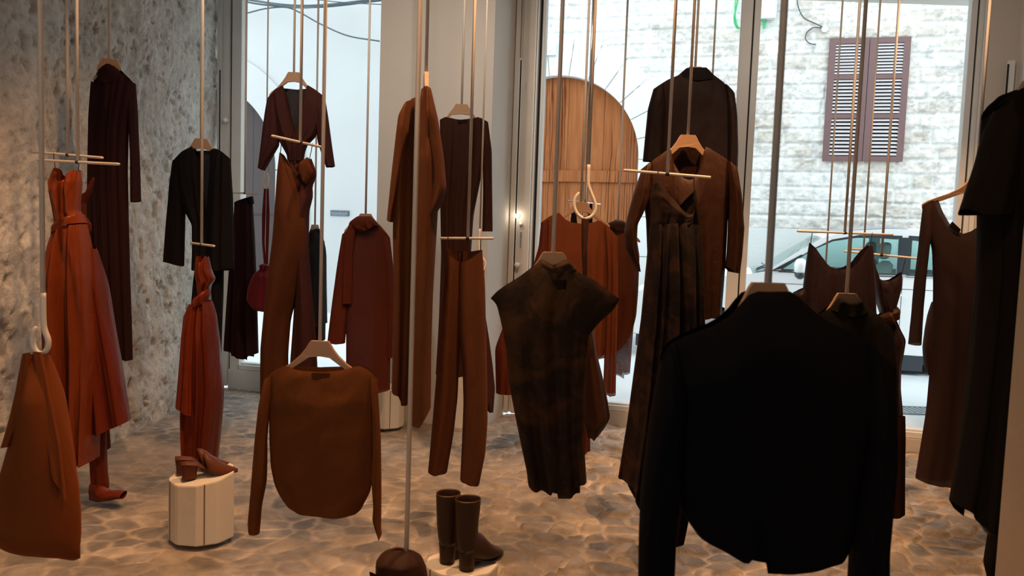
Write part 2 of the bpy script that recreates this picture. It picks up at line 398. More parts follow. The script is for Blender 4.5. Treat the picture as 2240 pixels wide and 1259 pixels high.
# rough left wall
def build_left_wall():
    ys = np.arange(1.2, 7.18, .0125); zs = np.arange(-.05, 3.78, .0125)
    Y, Z = np.meshgrid(ys, zs, indexing='ij')
    big = fbm(Y * 1.4, Z * 1.4, 4, 31) - .5; mid = fbm(Y * 7, Z * 6, 4, 33) - .5
    pits = sstep(.60, .68, fbm(Y * 12 + 3 * mid, Z * 9, 3, 37)); small = sstep(.60, .68, fbm(Y * 38, Z * 24, 3, 41))
    fine = fbm(Y * 30, Z * 24, 3, 45) - .5
    dx = .08 * big + .06 * mid - .022 * pits - .012 * small + .020 * fine
    # a big stone corner: deeper course towards the lower right
    P = np.stack([-2.68 + dx + .05 * (1 - sstep(0, .5, Z)), Y, Z], -1)
    t = fbm(Y * 2.2, Z * 2.2, 5, 51)[..., None]; n = fbm(Y * 9, Z * 9, 4, 53)[..., None]
    a = np.array([.70, .67, .62]); c = np.array([.46, .39, .31])
    k = sstep(.44, .72, t) * .35
    col = (a * (1 - k) + c * k) * (.82 + .36 * n) * (1 - .14 * pits[..., None]) * (1 - .14 * small[..., None])
    grid_mesh('wall_left', P, col, M['rough_plaster'])
build_left_wall()
b = MB(); b.box((-3.2, -2.6, -.1), (-2.78, 7.45, 3.8)); tag(b.build('wall_left_core', M['plaster_int']), kind='structure')
b = MB(); b.box((4.2, -2.6, -.1), (4.5, 7.0, 3.8)); tag(b.build('wall_right', M['plaster_int']), kind='structure')
b = MB()
b.plate([(-2.9, -.1), (4.4, -.1), (4.4, 3.8), (-2.9, 3.8)], [[(-2.2, .9), (-.9, .9), (-.9, 3.2), (-2.2, 3.2)]], lambda x, z, d: (x, -1.6 - d, z), .3)  # opening added behind the view lets in sky light as front fill
tag(b.build('wall_back', M['dark_room']), kind='structure')
# near wall stub on the right
xr = at(2231, 600, 2.12)[0]
b = MB(); b.box((xr, 1.9, -.05), (xr + .42, 2.12, 3.76)); tag(b.build('wall_near', plain('warm_beige_wall', (.46, .36, .26), .9, var=.08, nscale=4, bmp=.2)), kind='structure')

# shop front, in street-front coordinates -----------------------------------------------
HEAD = 3.60
def Wf(u, v, z): return W(u, v, z)
u_corner = uz(484, 400, 0)[0]
uP0, uP1 = uz(828, 400, -.5)[0], uz(1073, 400, -.5)[0]
uS = uz(1116, 400, 0)[0]
# middle pillar: front face and splayed right side as one prism
b = MB()
ring = [(uP0, -.52), (uP1, -.52), (uS, .0), (uS, .30), (uP0 + .03, .30)]
b.loft([[W(u, v, 0 - .03) for u, v in ring], [W(u, v, 3.76) for u, v in ring]])
tag(b.build('wall_middle', plain('grey_cream_pillar_plaster', (.64, .60, .55), .85, var=.06, nscale=2.5, bmp=.12, bscale=30)), kind='structure')
# right pillar
uR0 = uz(2212, 300, 0)[0]
b = MB(); ring = [(uR0, .30), (uR0, 0), (uR0 + .06, -.55), (uR0 + .9, -.55), (uR0 + .9, .30)]
b.loft([[W(u, v, -.03) for u, v in ring], [W(u, v, 3.76) for u, v in ring]])
tag(b.build('wall_front_right', M['plaster_white']), kind='structure')
# wall over the openings (outside skin, top kept low so sky light reaches the street) and left return
b = MB(); b.box((-6.5, .02, HEAD), (6.5, .42, 3.85), Wf); b.box((-6.5, .02, -.1), (u_corner - .13, .42, HEAD), Wf); b.box((uR0 + .88, .02, -.1), (6.5, .42, HEAD), Wf)
tag(b.build('wall_front', M['plaster_white']), kind='structure')

def window(name, u0, u1, left_post, right_post, z_sill, kerb_mat):
    """glazed opening from u0 to u1; posts = list of (u_a, u_b, v_a, v_b, material)"""
    root = empty(name, W((u0 + u1) / 2, .1, 0)); tag(root, kind='structure')
    b = MB()
    for (a, c, va, vb) in left_post + right_post: b.box((a, va, 0), (c, vb, HEAD), Wf)
    b.box((u0 - .02, .02, z_sill), (u1 + .02, .10, z_sill + .045), Wf)
    b.box((u0 - .02, .05, z_sill + .045), (u1 + .02, .12, z_sill + .06), Wf)
    b.box((u0 - .02, .03, HEAD - .1), (u1 + .02, .10, HEAD), Wf)
    b.build('frame', M['white_metal'], root, bevel=.004)
    k = MB(); k.box((u0 - .1, 0.0, -.05), (u1 + .1, .30, z_sill - .002), Wf); k.build('sill', kerb_mat, root)
    g = MB(); g.box((u0, .07, z_sill + .05), (u1, .076, HEAD - .05), Wf); g.build('glass', M['glass'], root)
    return root
a = lambda x, v=0, y=400: uz(x, y, v)[0]
w1 = window('window_1', a(523), uP0 + .4, [(a(502), a(523), .02, .11)], [], .155, M['white_metal'])
s = MB(); s.box((a(499.2), .03, 0), (a(502), .08, HEAD), Wf); s.build('gap_strip', M['gap_strip'], w1)
s = MB(); s.box((a(486), .0, 0), (a(499.2), .09, HEAD), Wf); s.box((a(478), -.03, 0), (a(486), .06, HEAD), Wf); s.build('jamb', M['white_metal'], w1, bevel=.003)
s = MB(); s.box((a(483.6), -.035, .25), (a(485.8), -.031, uz(485, 155, 0)[1]), Wf); s.build('track_slot', M['gap_strip'], w1)
w2 = window('window_2', a(1190, 0, 120), a(1603), [(a(1173.5), a(1190, 0, 120), .02, .11)], [(a(1601), a(1627), .0, .11)], .09, M['beige_metal'])
s = MB(); s.box((a(1168), .035, 0), (a(1173.5), .06, HEAD), Wf); s.build('gap_strip', M['gap_strip'], w2)
s = MB(); s.box((a(1118), -.01, 0), (a(1128), .09, HEAD), Wf); s.box((a(1134), -.005, 0), (a(1160), .05, HEAD), Wf); s.box((a(1126), .03, 0), (a(1136), .09, HEAD), Wf)
s.build('jamb', M['beige_metal'], w2, bevel=.004)
s = MB(); s.box((a(1160), -.012, 0), (a(1163), .05, HEAD), Wf); s.box((a(1164.5), -.012, 0), (a(1168), .07, HEAD), Wf)
zt = uz(1133, 132, 0)[1]
s.box((a(1128), -.012, .35), (a(1129.6), .03, zt + .015), Wf); s.box((a(1133.2), -.012, .35), (a(1134.8), .03, zt + .015), Wf); s.box((a(1128), -.012, zt), (a(1134.8), .03, zt + .015), Wf)
s.build('trim_strip', M['white_metal'], w2)
s = MB(); s.box((a(1129.6), .0, .35), (a(1133.2), .028, zt), Wf); s.build('track_slot', M['gap_strip'], w2)
s = MB()
for (ya, yb, xx) in ((507, 541, 1139),): 
    za, zb = uz(xx, yb, 0)[1], uz(xx, ya, 0)[1]; s.box((a(xx - 1.2, 0, 520), -.012, za), (a(xx + 2.2, 0, 520), -.006, zb), Wf)
za, zb = uz(1150, 197, 0)[1], uz(1150, 178, 0)[1]; s.box((a(1150, 0, 185), -.009, za), (a(1152, 0, 185), -.004, zb), Wf)
s.build('latch_plate', M['chrome'], w2)
w3 = window('window_3', a(1642), a(2110, 0, 250), [(a(1630), a(1644), .0, .11)], [(a(2110, 0, 250), a(2124, 0, 250), .02, .11)], .09, M['beige_metal'])
s = MB(); s.box((a(1627), .03, 0), (a(1630), .08, HEAD), Wf); s.box((a(2124, 0, 250), .04, 0), (a(2128, 0, 250), .08, HEAD), Wf); s.build('gap_strip', M['gap_strip'], w3)
s = MB(); s.box((a(2128, 0, 250), .02, 0), (a(2139, 0, 250), .10, HEAD), Wf); s.box((a(2139, 0, 250), .0, 0), (a(2150, 0, 250), .05, HEAD), Wf); s.build('jamb', M['white_metal'], w3, bevel=.004)
s = MB(); s.box((a(2150, 0, 250), -.01, 0), (uR0 + .01, .09, HEAD), Wf); s.build('jamb_panel', M['beige_metal'], w3, bevel=.004)
def vbar(root, x, y0, y1, v, hw, name='pull_handle'):
    u0 = a(x, v, (y0 + y1) / 2); z1 = uz(x, y0, v)[1]; z0 = uz(x, y1, v)[1]
    s = MB(); s.box((u0 - hw, v - .03, z0), (u0 + hw, v, z1), Wf); return s.build(name, M['white_metal'], root, bevel=.003)
h = vbar(w3, 2199, 134, 420, -.03, .022)
s = MB(); u0 = a(2197, -.06, 250); s.box((u0 - .006, -.064, uz(2199, 400, -.05)[1]), (u0 + .006, -.0605, uz(2199, 141, -.05)[1]), Wf); s.build('handle_slot', M['gap_strip'], w3)
vbar(w2, 1612, 372, 455, -.0, .01, 'door_bolt'); 
# round knobs on the jambs
def knob(px, py, lab, glow=False, r=.022):
    u0, z0 = uz(px, py, -.05)
    root_p = W(u0, -.02, z0); t = empty('door_knob' if not glow else 'glowing_ball', root_p)
    n3 = np.array([N[0], N[1], 0])
    p0 = np.array(W(u0, 0.0, z0)); 
    b = MB(); b.tube([p0, p0 - n3 * .012, p0 - n3 * .03], [r * .9, r * .8, r * .5], 16); b.build('rose', M['white_metal'], t, True)
    b = MB(); q = p0 - n3 * .05
    b.loft([[q + n3 * r * math.cos(th) + r * math.sin(th) * (math.cos(f) * np.array([U[0], U[1], 0]) + math.sin(f) * np.array([0, 0, 1])) for f in np.linspace(0, 2 * math.pi, 17)[:-1]] for th in np.linspace(.05, math.pi - .05, 10)])
    mt = M['knob']
    if glow:
        mt, nt, bs = nmat('warm_glow'); bs.inputs['Emission Color'].default_value = (1, .86, .66, 1); bs.inputs['Emission Strength'].default_value = 28  # small ball with warm emission
    b.build('knob' if not glow else 'glow_sphere', mt, t, True)
    tag(t, lab, 'door knob' if not glow else 'lamp')
knob(491, 262, 'white round knob on the frame beside the rough left wall')
knob(1131, 579, 'white round knob low on the frame right of the middle pillar')
knob(1131, 472, 'small glowing ball on the frame right of the middle pillar', True, .017)
u_, z_ = uz(1139, 490, -.02)
o = MB(); o.tube([W(u_, 0, z_), W(u_, -.02, z_)], .014, 14); tag(o.build('keyhole_cover', M['knob'], None, True), 'white oval keyhole cover just below the glowing ball', 'cover')

# ---------------------------------------------------------------- street
VO = 5.78                      # face of the houses opposite
b = MB(); b.box((-16, .28, -.1), (12, 7.2, 0.0), Wf); tag(b.build('pavement', M['pavement']), kind='structure')
t0 = MB()
p = [floor_pt(1975, 890), floor_pt(2010, 888), floor_pt(2030, 908), floor_pt(1978, 908)]
c0 = sum(p) / 4
t0.v = []; t0.box((c0[0] - .22, c0[1] - .16, .0), (c0[0] + .22, c0[1] - .13, .012)); t0.box((c0[0] - .22, c0[1] + .13, .0), (c0[0] + .22, c0[1] + .16, .012))
for i in range(9): t0.box((c0[0] - .22 + i * .05, c0[1] - .14, .0), (c0[0] - .195 + i * .05, c0[1] + .14, .01))
tag(t0.build('drain_grate', M['drain']), 'grey iron drain grate set in the street paving', 'drain')

def arc(cx, cz, r, n=36, jamb=0.0, a0=0, a1=math.pi):
    pts = [(cx + r * math.cos(t), cz + r * math.sin(t)) for t in np.linspace(a0, a1, n)]
    return [(cx + r, jamb)] + pts + [(cx - r, jamb)]
def Wo(v0): return lambda a_, b_, d: W(a_, v0 + d, b_)
def arch_surround(root, cx, cz, r, w, v0, thick, mat, k=13):
    b = MB()
    for i in range(k):
        t0_, t1_ = math.pi * i / k + .006, math.pi * (i + 1) / k - .006
        ts = np.linspace(t0_, t1_, 5 if k > 1 else 48)
        pl = [(cx + r * math.cos(t), cz + r * math.sin(t)) for t in ts] + [(cx + (r + w) * math.cos(t), cz + (r + w) * math.sin(t)) for t in ts[::-1]]
        b.plate(pl, [], Wo(v0), thick)
    for s_ in (-1, 1):
        z = 0
        for hh in (.62, .55, .6, cz - 1.77):
            x0, x1 = sorted((cx + s_ * r, cx + s_ * (r + w * (.8 if int(z * 10) % 2 else 1))))
            b.plate([(x0, z + .006), (x1, z + .006), (x1, z + hh - .006), (x0, z + hh - .006)], [], Wo(v0), thick); z += hh
    return b.build('arch_surround', mat, root)

# house A: smooth white render with a dark arched gate
uJ = uz(1000, 300, VO)[0]
hA = empty('rendered_house', W(-9, VO, 0)); tag(hA, 'white rendered house across the street with dark arched gate', 'house')
cxA, czA, rA = -8.78, 2.38, 1.50
b = MB(); b.plate([(-15, -.05), (uJ, -.05), (uJ, 6.6), (-15, 6.6)], [arc(cxA, czA, rA, jamb=0.0)], Wo(VO), .5); b.build('wall', M['plaster_ext'], hA)
arch_surround(hA, cxA, czA, rA - .01, .56, VO - .035, .3, M['plaster_ext'], 1)
b = MB()
for i in range(10):
    x0 = cxA - 1.5 + i * .3; pl = []
    x1 = x0 + .294
    top = lambda x: czA + math.sqrt(max(0, rA * rA - (x - cxA) ** 2))
    xs_ = np.linspace(x0, x1, 5); pl = [(x0, 0), (x1, 0)] + [(x, top(x)) for x in xs_[::-1]]
    b.plate(pl, [], Wo(VO + .22), .06)
b.build('arched_gate', M['dark_door'], hA)
b = MB(); b.box((cxA - 1.5, VO + .205, 1.62), (cxA + 1.5, VO + .22, 1.63), Wf); b.build('gate_rail', M['dark_door'], hA)
b = MB(); b.box((-15, VO + .5, -.05), (uJ - .02, VO + .6, 6.6), Wf); b.build('backing', M['void'], hA)
# plaque and meter door on the rendered wall
u0, z0 = uz(744, 466, VO)
t = empty('wall_plaque', W(u0, VO, z0 - .04)); tag(t, 'dark rectangular plaque with pale lettering on the white rendered wall', 'plaque')
b = MB(); b.box((u0 - .17, VO - .02, z0 - .045), (u0 + .17, VO, z0 + .045), Wf); b.build('plate', M['plaque'], t, bevel=.003)
b = MB(); x = u0 - .15
random.seed(3)
while x < u0 + .13:
    w_ = random.uniform(.008, .018); hh = random.uniform(.012, .032)
    b.box((x, VO - .0215, z0 - .012), (x + .004, VO - .02, z0 - .012 + hh), Wf); b.box((x, VO - .0215, z0 - .012 + hh * .5), (x + w_, VO - .02, z0 - .008 + hh * .5), Wf); x += w_ + .006
b.box((u0 - .14, VO - .0215, z0 - .03), (u0 + .12, VO - .02, z0 - .027), Wf)
b.build('lettering', M['plaque_text'], t)
u0, z0 = uz(672, 479, VO)
b = MB(); b.box((u0 - .2, VO - .03, z0 - .17), (u0 + .045, VO, z0 + .17), Wf); tag(b.build('meter_box', M['grey_box'], bevel=.004), 'grey meter box on the white wall left of the plaque', 'box')
# round guard stone at the gate foot
u0, z0 = uz(592, 540, VO)
# house B: whitewashed rubble stone
hB = empty('stone_house', W(1, VO, 0)); tag(hB, 'whitewashed rough stone house across the street with pine gate and shutters', 'house')
cxB, czB = uz(1217, 347, VO); rB = 1.262
def stone_wall():
    us = np.arange(uJ, 5.2, .0135); zs = np.arange(1.64, 6.2, .0135)
    A, Z = np.meshgrid(us, zs, indexing='ij')
    zz = Z + .03 * (fbm(A * 1.5, Z * 1.5, 3, 61) - .5); rowh = .205
    r = np.floor(zz / rowh); fr = zz / rowh - r
    bw = .28 + .26 * vnoise(r * 1.0, r * 0.0 + 3, 62); off = vnoise(r * 1.0, r * 0.0 + 8, 64) * 2
    au = A + .04 * (fbm(A * 3, Z * 3, 3, 66) - .5)
    q = (au + off) / bw; c = np.floor(q); fq = q - c
    cid = vnoise(c * 1.0, r * 1.0, 68)
    ed = np.minimum(np.minimum(fr, 1 - fr) * rowh, np.minimum(fq, 1 - fq) * bw)
    k = sstep(.006, .03, ed + .012 * (fbm(A * 12, Z * 12, 3, 70) - .5))
    rough = fbm(A * 9, Z * 14, 4, 72)
    whitewash = sstep(.50, .66, fbm(A * .7 + 3, Z * .9, 4, 74) + .07 * (1.6 - A))
    smooth = (np.abs(A - 1.93) < .62) & (Z > 4.42) & (Z < 4.82)
    d = k * (.022 + .055 * (rough - .35)) * (1 - .3 * whitewash); d = np.where(smooth, .015, d)
    base = np.stack([np.full(A.shape, .76), np.full(A.shape, .75), np.full(A.shape, .72)], -1)
    sc = np.stack([.56 + .16 * cid, .50 + .16 * cid, .43 + .18 * cid], -1)
    kk = (k * (1 - .8 * whitewash) * np.where(cid > .25, 1, .4))[..., None]
    col = base * (1 - kk) + sc * kk
    dark = sstep(.56, .66, fbm(A * 10, Z * 16, 5, 76))[..., None]
    col = col * (1 - .24 * dark * (1 - .5 * whitewash[..., None]))
    P = np.stack([U[0] * A + N[0] * (DW + VO - d), U[1] * A + N[1] * (DW + VO - d), Z], -1)
    keep = ~(((A - cxB) ** 2 + (Z - czB) ** 2 < (rB + .25) ** 2) | ((np.abs(A - cxB) < rB + .25) & (Z < czB)))
    keep &= ~((A > 1.43) & (A < 2.42) & (Z > 2.68) & (Z < 4.28))
    grid_mesh('wall', P, col, M['rough_stone'], keep=keep, parent=hB)
stone_wall()
b = MB(); b.plate([(cxB + rB + .3, -.05), (5.2, -.05), (5.2, 1.66), (cxB + rB + .3, 1.66)], [], Wo(VO - .03), .3); b.build('plinth', M['stone_ring'], hB); b = MB(); b.plate([(uJ, -.05), (cxB - rB - .3, -.05), (cxB - rB - .3, 1.66), (uJ, 1.66)], [], Wo(VO - .03), .3)
b.build('plinth', M['stone_ring'], hB)
arch_surround(hB, cxB, czB, rB, .56, VO - .03, .35, M['stone_ring'])
b = MB(); b.plate(arc(cxB, czB, rB + .27, jamb=0), [arc(cxB, czB, rB - .001, jamb=0.001)], Wo(VO + .0), .3); b.build('arch_mortar', M['stone_ring'], hB)
# pine gate
gt = MB(); n_b = 9; bwid = 2 * rB / n_b; zr0, zr1 = uz(1300, 398, VO + .1)[1], uz(1300, 373, VO + .1)[1]
for i in range(n_b):
    x0 = cxB - rB + i * bwid + .003; x1 = x0 + bwid - .006
    top = lambda x: czB + math.sqrt(max(0, rB * rB - (x - cxB) ** 2))
    xs_ = np.linspace(x0, x1, 5)
    gt.plate([(x0, 0), (x1, 0)] + [(x, top(x)) for x in xs_[::-1]], [], Wo(VO + .12 + .004 * (i % 2)), .05)
g = gt.build('arched_gate', M['wood_door'], hB)
b = MB(); b.box((cxB + .03, VO + .085, zr0), (cxB + rB - .03, VO + .12, zr1), Wf); b.box((cxB - rB, VO + .085, zr0 - .01), (cxB - .02, VO + .12, zr1 - .01), Wf)
b.box((cxB - .02, VO + .08, 0), (cxB + .03, VO + .12, czB + 1.1), Wf)
b.build('gate_rail', M['wood_door'], g)
# shutters
su0, sz0 = 1.405, 2.63; su1, sz1 = 2.445, 4.32
b = MB(); b.box((su0 + .02, VO + .02, sz0 + .02), (su1 - .02, VO + .04, sz1 - .02), Wf); b.build('window_void', M['void'], hB)  # near-black sheet stands in for the shade behind the slats
for side in (0, 1):
    x0 = su0 if side == 0 else (su0 + su1) / 2 + .004; x1 = (su0 + su1) / 2 - .004 if side == 0 else su1
    holes = []; st_ = .085; gaps = []
    rails = [sz0 + .07, sz0 + .59, sz0 + .65, sz0 + 1.13, sz0 + 1.19, sz1 - .075]
    for k in range(3): holes.append([(x0 + st_, rails[2 * k]), (x1 - st_, rails[2 * k]), (x1 - st_, rails[2 * k + 1]), (x0 + st_, rails[2 * k + 1])])
    b = MB(); b.plate([(x0, sz0), (x1, sz0), (x1, sz1), (x0, sz1)], holes, Wo(VO - .075), .04)
    leaf = b.build('shutter_leaf', M['shutter'], hB)
    sl = MB()
    for k in range(3):
        zA, zB_ = rails[2 * k], rails[2 * k + 1]; n_s = 10
        for i in range(n_s):
            z = zA + (i + .35) * (zB_ - zA) / n_s
            sl.add([W(x0 + st_, VO - .075, z), W(x1 - st_, VO - .075, z), W(x1 - st_, VO - .045, z + .028), W(x0 + st_, VO - .045, z + .028),
                    W(x0 + st_, VO - .075, z - .006), W(x1 - st_, VO - .075, z - .006), W(x1 - st_, VO - .045, z + .022), W(x0 + st_, VO - .045, z + .022)],
                   [(0, 1, 2, 3), (4, 7, 6, 5), (0, 4, 5, 1), (2, 6, 7, 3), (0, 3, 7, 4), (1, 5, 6, 2)])
    sl.build('slats', M['slat'], leaf)
# roof / upper canyon end so the sky comes from above only
# boxes and cables on the houses
u0, z0 = uz(1680, -10, VO - .1)
b = MB(); b.box((u0 - .12, VO - .16, uz(1680, 42, VO - .1)[1]), (u0 + .12, VO - .03, z0 + .4), Wf); tag(b.build('junction_box', M['grey_box'], bevel=.01), 'large pale box high on the stone wall with green cable', 'box')
def wall_cable(name, px, v, r, mat, lab, cat, grp=None):
    pts = [W(uz(x, y, v)[0], v, uz(x, y, v)[1]) for x, y in px]
    pts = smooth_path(pts, 6)
    b = MB(); b.tube(pts, r, 7); o = b.build(name, mat, None, True); tag(o, lab, cat, grp); return o
def smooth_path(pts, n):
    P = [np.array(p, float) for p in pts]; P = [2 * P[0] - P[1]] + P + [2 * P[-1] - P[-2]]; out = []
    for i in range(1, len(P) - 2):
        for k in range(n):
            t = k / n; a_, b_, c_, d_ = P[i - 1:i + 3]
            out.append(.5 * ((2 * b_) + (-a_ + c_) * t + (2 * a_ - 5 * b_ + 4 * c_ - d_) * t * t + (-a_ + 3 * b_ - 3 * c_ + d_) * t ** 3))
    out.append(P[-2]); return out
wall_cable('green_cable', [(1618, -20), (1611, 15), (1606, 40), (1612, 60), (1626, 58), (1650, 40), (1668, 45), (1671, 62), (1676, 44)], VO - .08, .012, M['green_cable'], 'green cable looping under the pale box on the stone wall', 'cable')
wall_cable('green_cable', [(1614, -20), (1608, 10), (1610, 45), (1620, 63), (1640, 50), (1660, 36), (1672, 48)], VO - .1, .010, M['green_cable'], 'second green cable hanging in a tighter loop at the box', 'cable')
wall_cable('telephone_wire', [(1745, -20), (1745, 10), (1758, 38), (1785, 52), (1800, 60), (1780, 60), (1766, 70), (1762, 85), (1772, 95), (1785, 97)], VO - .06, .008, M['grey_cable'], 'thin dark wire curling down the stone wall left of the shutters', 'cable')
u0, z0 = uz(1804, 64, VO - .06); b = MB(); b.tube([W(u0, VO - .02, z0), W(u0, VO - .08, z0)], .045, 12); tag(b.build('cable_clamp', M['grey_box'], bevel=.004), 'small round grey clamp where the thin wire ends above the shutters', 'clamp')
u0, z0 = uz(1203, 107, VO - .06); t = empty('switch_box', W(u0, VO - .03, z0 - .1)); tag(t, 'square white box with round cap above the pine gate', 'box')
b = MB(); b.box((u0 - .1, VO - .09, z0 - .1), (u0 + .1, VO - .02, z0 + .1), Wf); b.build('case', M['grey_box'], t, bevel=.01)
b = MB(); b.tube([W(u0, VO - .09, z0), W(u0, VO - .1, z0)], .045, 16); b.build('cap', M['white_metal'], t)
# overhead cable bundle in front of the rendered house
for k, (px, r) in enumerate([([(480, -14), (560, 2), (640, 12), (720, 10), (840, -4)], .018), ([(480, -10), (560, 8), (640, 15), (720, 14), (840, 0)], .015), ([(470, -18), (580, 6), (660, 17), (740, 8), (850, -6)], .013), ([(640, -10), (700, 0), (760, 6), (840, 10)], .008)]):
    wall_cable('overhead_cable', px, VO - .45 - .05 * k, r, M['grey_cable'], ['thickest dark cable of the sagging bundle above the rendered house', 'middle dark cable of the sagging bundle above the rendered house', 'slack dark cable crossing the overhead bundle', 'thinnest short cable running above the right end of the bundle'][k], 'cable', 'cables of the overhead bundle')
wall_cable('overhead_wire', [(480, 38), (530, 31), (580, 19), (625, 16), (655, 27), (700, 52), (760, 78), (830, 90)], VO - .4, .012, M['grey_cable'], 'single dark wire dipping away below the cable bundle to the right', 'cable')

# ---------------------------------------------------------------- parked car
VC = 3.57
car = empty('parked_car', W(1.6, VC + .9, 0)); tag(car, 'white car parked in the street outside the right window', 'car')
side = [(-1.0, .30), (-1.02, .55), (-.95, .78), (-.55, .93), (0.0, 1.02), (.45, 1.085), (.62, 1.12), (.9, 1.33), (1.21, 1.535), (1.47, 1.625), (1.9, 1.665), (2.4, 1.655), (2.9, 1.60), (3.2, 1.52), (3.42, 1.30), (3.52, 1.05), (3.55, .6), (3.5, .30), (3.25, .22)]
def wheel_arc(cx): return [(cx + .37 * math.cos(t), .32 + .37 * math.sin(t)) for t in np.linspace(-.28, math.pi + .28, 14)]
outer = side + wheel_arc(2.78) + wheel_arc(.0) + [(-.6, .22)]
win_f = [(.78, 1.155), (1.1, 1.385), (1.32, 1.50), (1.6, 1.555), (2.02, 1.56), (2.02, 1.155)]
win_r = [(2.16, 1.155), (2.16, 1.56), (2.6, 1.545), (2.95, 1.47), (3.15, 1.30), (3.2, 1.17)]
for vv, d in ((VC, .03), (VC + 1.77, .03)):
    b = MB(); b.plate(outer, [win_f, win_r], Wo(vv), d); b.build('body_side', M['car_paint'], car, bevel=.008)
# roof / bonnet / tailgate skins swept across the width with a slight crown
def sweep(prof, mat, name, v0=VC + .03, v1=VC + 1.77, inset=0.0):
    b = MB(); rings = []
    for v in np.linspace(0, 1, 9):
        cr = .035 * (1 - (2 * v - 1) ** 2)
        rings.append([W(u_, v0 + (v1 - v0) * v, z_ + cr) for u_, z_ in prof] + [W(u_, v0 + (v1 - v0) * v, z_ + cr - .03) for u_, z_ in prof[::-1]])
    b.loft(rings); return b.build(name, mat, car)
sweep([(-1.02, .35), (-1.02, .55), (-.95, .78), (-.55, .93), (0.0, 1.02), (.45, 1.085)], M['car_paint'], 'bonnet')
sweep([(1.21, 1.535), (1.35, 1.59)], M['car_paint'], 'roof_front')
sweep([(1.35, 1.595), (1.47, 1.63), (1.9, 1.675), (2.15, 1.672)], M['car_roof'], 'roof_glass', VC + .16, VC + 1.64)
sweep([(1.33, 1.58), (1.47, 1.605), (1.9, 1.645), (2.15, 1.642), (2.4, 1.655), (2.9, 1.60), (3.2, 1.52), (3.42, 1.30)], M['car_paint'], 'roof') if False else None
for va, vb in ((VC + .02, VC + .17), (VC + 1.63, VC + 1.78)):
    b = MB(); pr = [(1.33, 1.585), (1.47, 1.625), (1.9, 1.665), (2.16, 1.665)]
    b.loft([[W(u_, v, z_) for u_, z_ in pr] + [W(u_, v, z_ - .03) for u_, z_ in pr[::-1]] for v in (va, vb)]); b.build('roof_rail_panel', M['car_paint'], car)
sweep([(2.14, 1.66), (2.4, 1.655), (2.9, 1.60), (3.2, 1.52), (3.42, 1.30), (3.52, 1.05), (3.55, .6), (3.5, .3)], M['car_paint'], 'roof_rear')
sweep([(.45, 1.09), (.62, 1.12), (.9, 1.33), (1.21, 1.535)], M['car_glass'], 'windscreen', VC + .05, VC + 1.72)
for vv in (VC + .012, VC + 1.782):
    b = MB(); b.plate(win_f, [], Wo(vv), .005); b.plate(win_r, [], Wo(vv), .005); b.build('side_glass', M['car_glass'], car)
def offs(poly, d):
    cx = sum(p[0] for p in poly) / len(poly); cz = sum(p[1] for p in poly) / len(poly)
    return [(cx + (x - cx) * (1 + d / abs(max(p[0] for p in poly) - cx)), cz + (z - cz) * (1 + d / .2)) for x, z in poly]
b = MB(); b.plate(offs(win_f, .035), [win_f], Wo(VC - .004), .01); b.plate(offs(win_r, .035), [win_r], Wo(VC - .004), .01); b.box((2.04, VC - .006, 1.15), (2.14, VC + .01, 1.57), Wf)
b.plate([(.67, 1.135), (.78, 1.155), (1.02, 1.33), (.98, 1.33)], [], Wo(VC - .004), .01)
b.build('window_trim', M['car_dark'], car)
b = MB(); b.box((.66, VC - .012, 1.125), (3.22, VC + .004, 1.14), Wf); b.build('chrome_strip', M['chrome'], car)
b = MB(); b.box((-.9, VC + .06, .12), (3.4, VC + 1.7, .30), Wf); b.box((.42, VC - .003, .05), (2.36, VC + .1, .23), Wf); b.build('underbody', M['car_dark'], car)
for cx in (0.0, 2.78):
    for vv in (VC + .02, VC + 1.56):
        b = MB(); b.tube([W(cx, vv, .32), W(cx, vv + .03, .32), W(cx, vv + .19, .32), W(cx, vv + .21, .32)], [.29, .32, .32, .29], 28); wh = b.build('wheel', M['tyre'], car, False)
        b = MB(); b.tube([W(cx, vv - .005, .32), W(cx, vv + .02, .32)], .2, 20); b.build('rim', M['chrome'], wh)
for du, vv in ((1.78, VC + .42), (1.78, VC + 1.3), (2.75, VC + .42), (2.75, VC + 1.3)):
    seat = MB()
    def rbox(b, c, s_, tilt=0):
        rings = []
        for k in range(7):
            th = math.pi * k / 6; f = .35 + .65 * math.sin(th) ** .5 if 0 < k < 6 else .35
            z = c[1] - s_[1] * math.cos(th)
            rings.append([W(c[0] + tilt * (z - c[1]) + s_[0] * f * math.copysign(abs(math.cos(p)) ** .6, math.cos(p)), vv + s_[2] * f * math.copysign(abs(math.sin(p)) ** .6, math.sin(p)), z) for p in np.linspace(0, 2 * math.pi, 17)[:-1]])
        b.loft(rings)
    rbox(seat, (du + .12, .95), (.09, .34, .25), .25); sb = seat.build('seat', M['car_seat'], car, True)
    hr = MB(); rbox(hr, (du + .18, 1.41), (.06, .10, .14), .1); hr.build('headrest', M['car_seat'], sb, True)
b = MB(); b.tube([W(1.0, VC + .0, 1.13), W(1.0, VC - .1, 1.13)], [.03, .03], 8); mr = b.build('wing_mirror', M['car_dark'], car)
b = MB(); b.loft([[W(.97 + .07 * f * math.cos(p), VC - .16 + .1 * f * math.sin(p) * 1, z) for p in np.linspace(0, 2 * math.pi, 15)[:-1]] for z, f in ((1.12, .7), (1.14, 1), (1.22, 1.05), (1.27, .8), (1.29, .4))]); b.build('mirror_shell', M['car_paint'], mr, True)
b = MB(); b.loft([[W(.97 + .07 * f * math.cos(p), VC - .16 + .1 * f * math.sin(p) * 1, z) for p in np.linspace(0, 2 * math.pi, 15)[:-1]] for z, f in ((1.05, .3), (1.08, .8), (1.12, .95))]); b.build('mirror_base', M['car_dark'], mr, True)
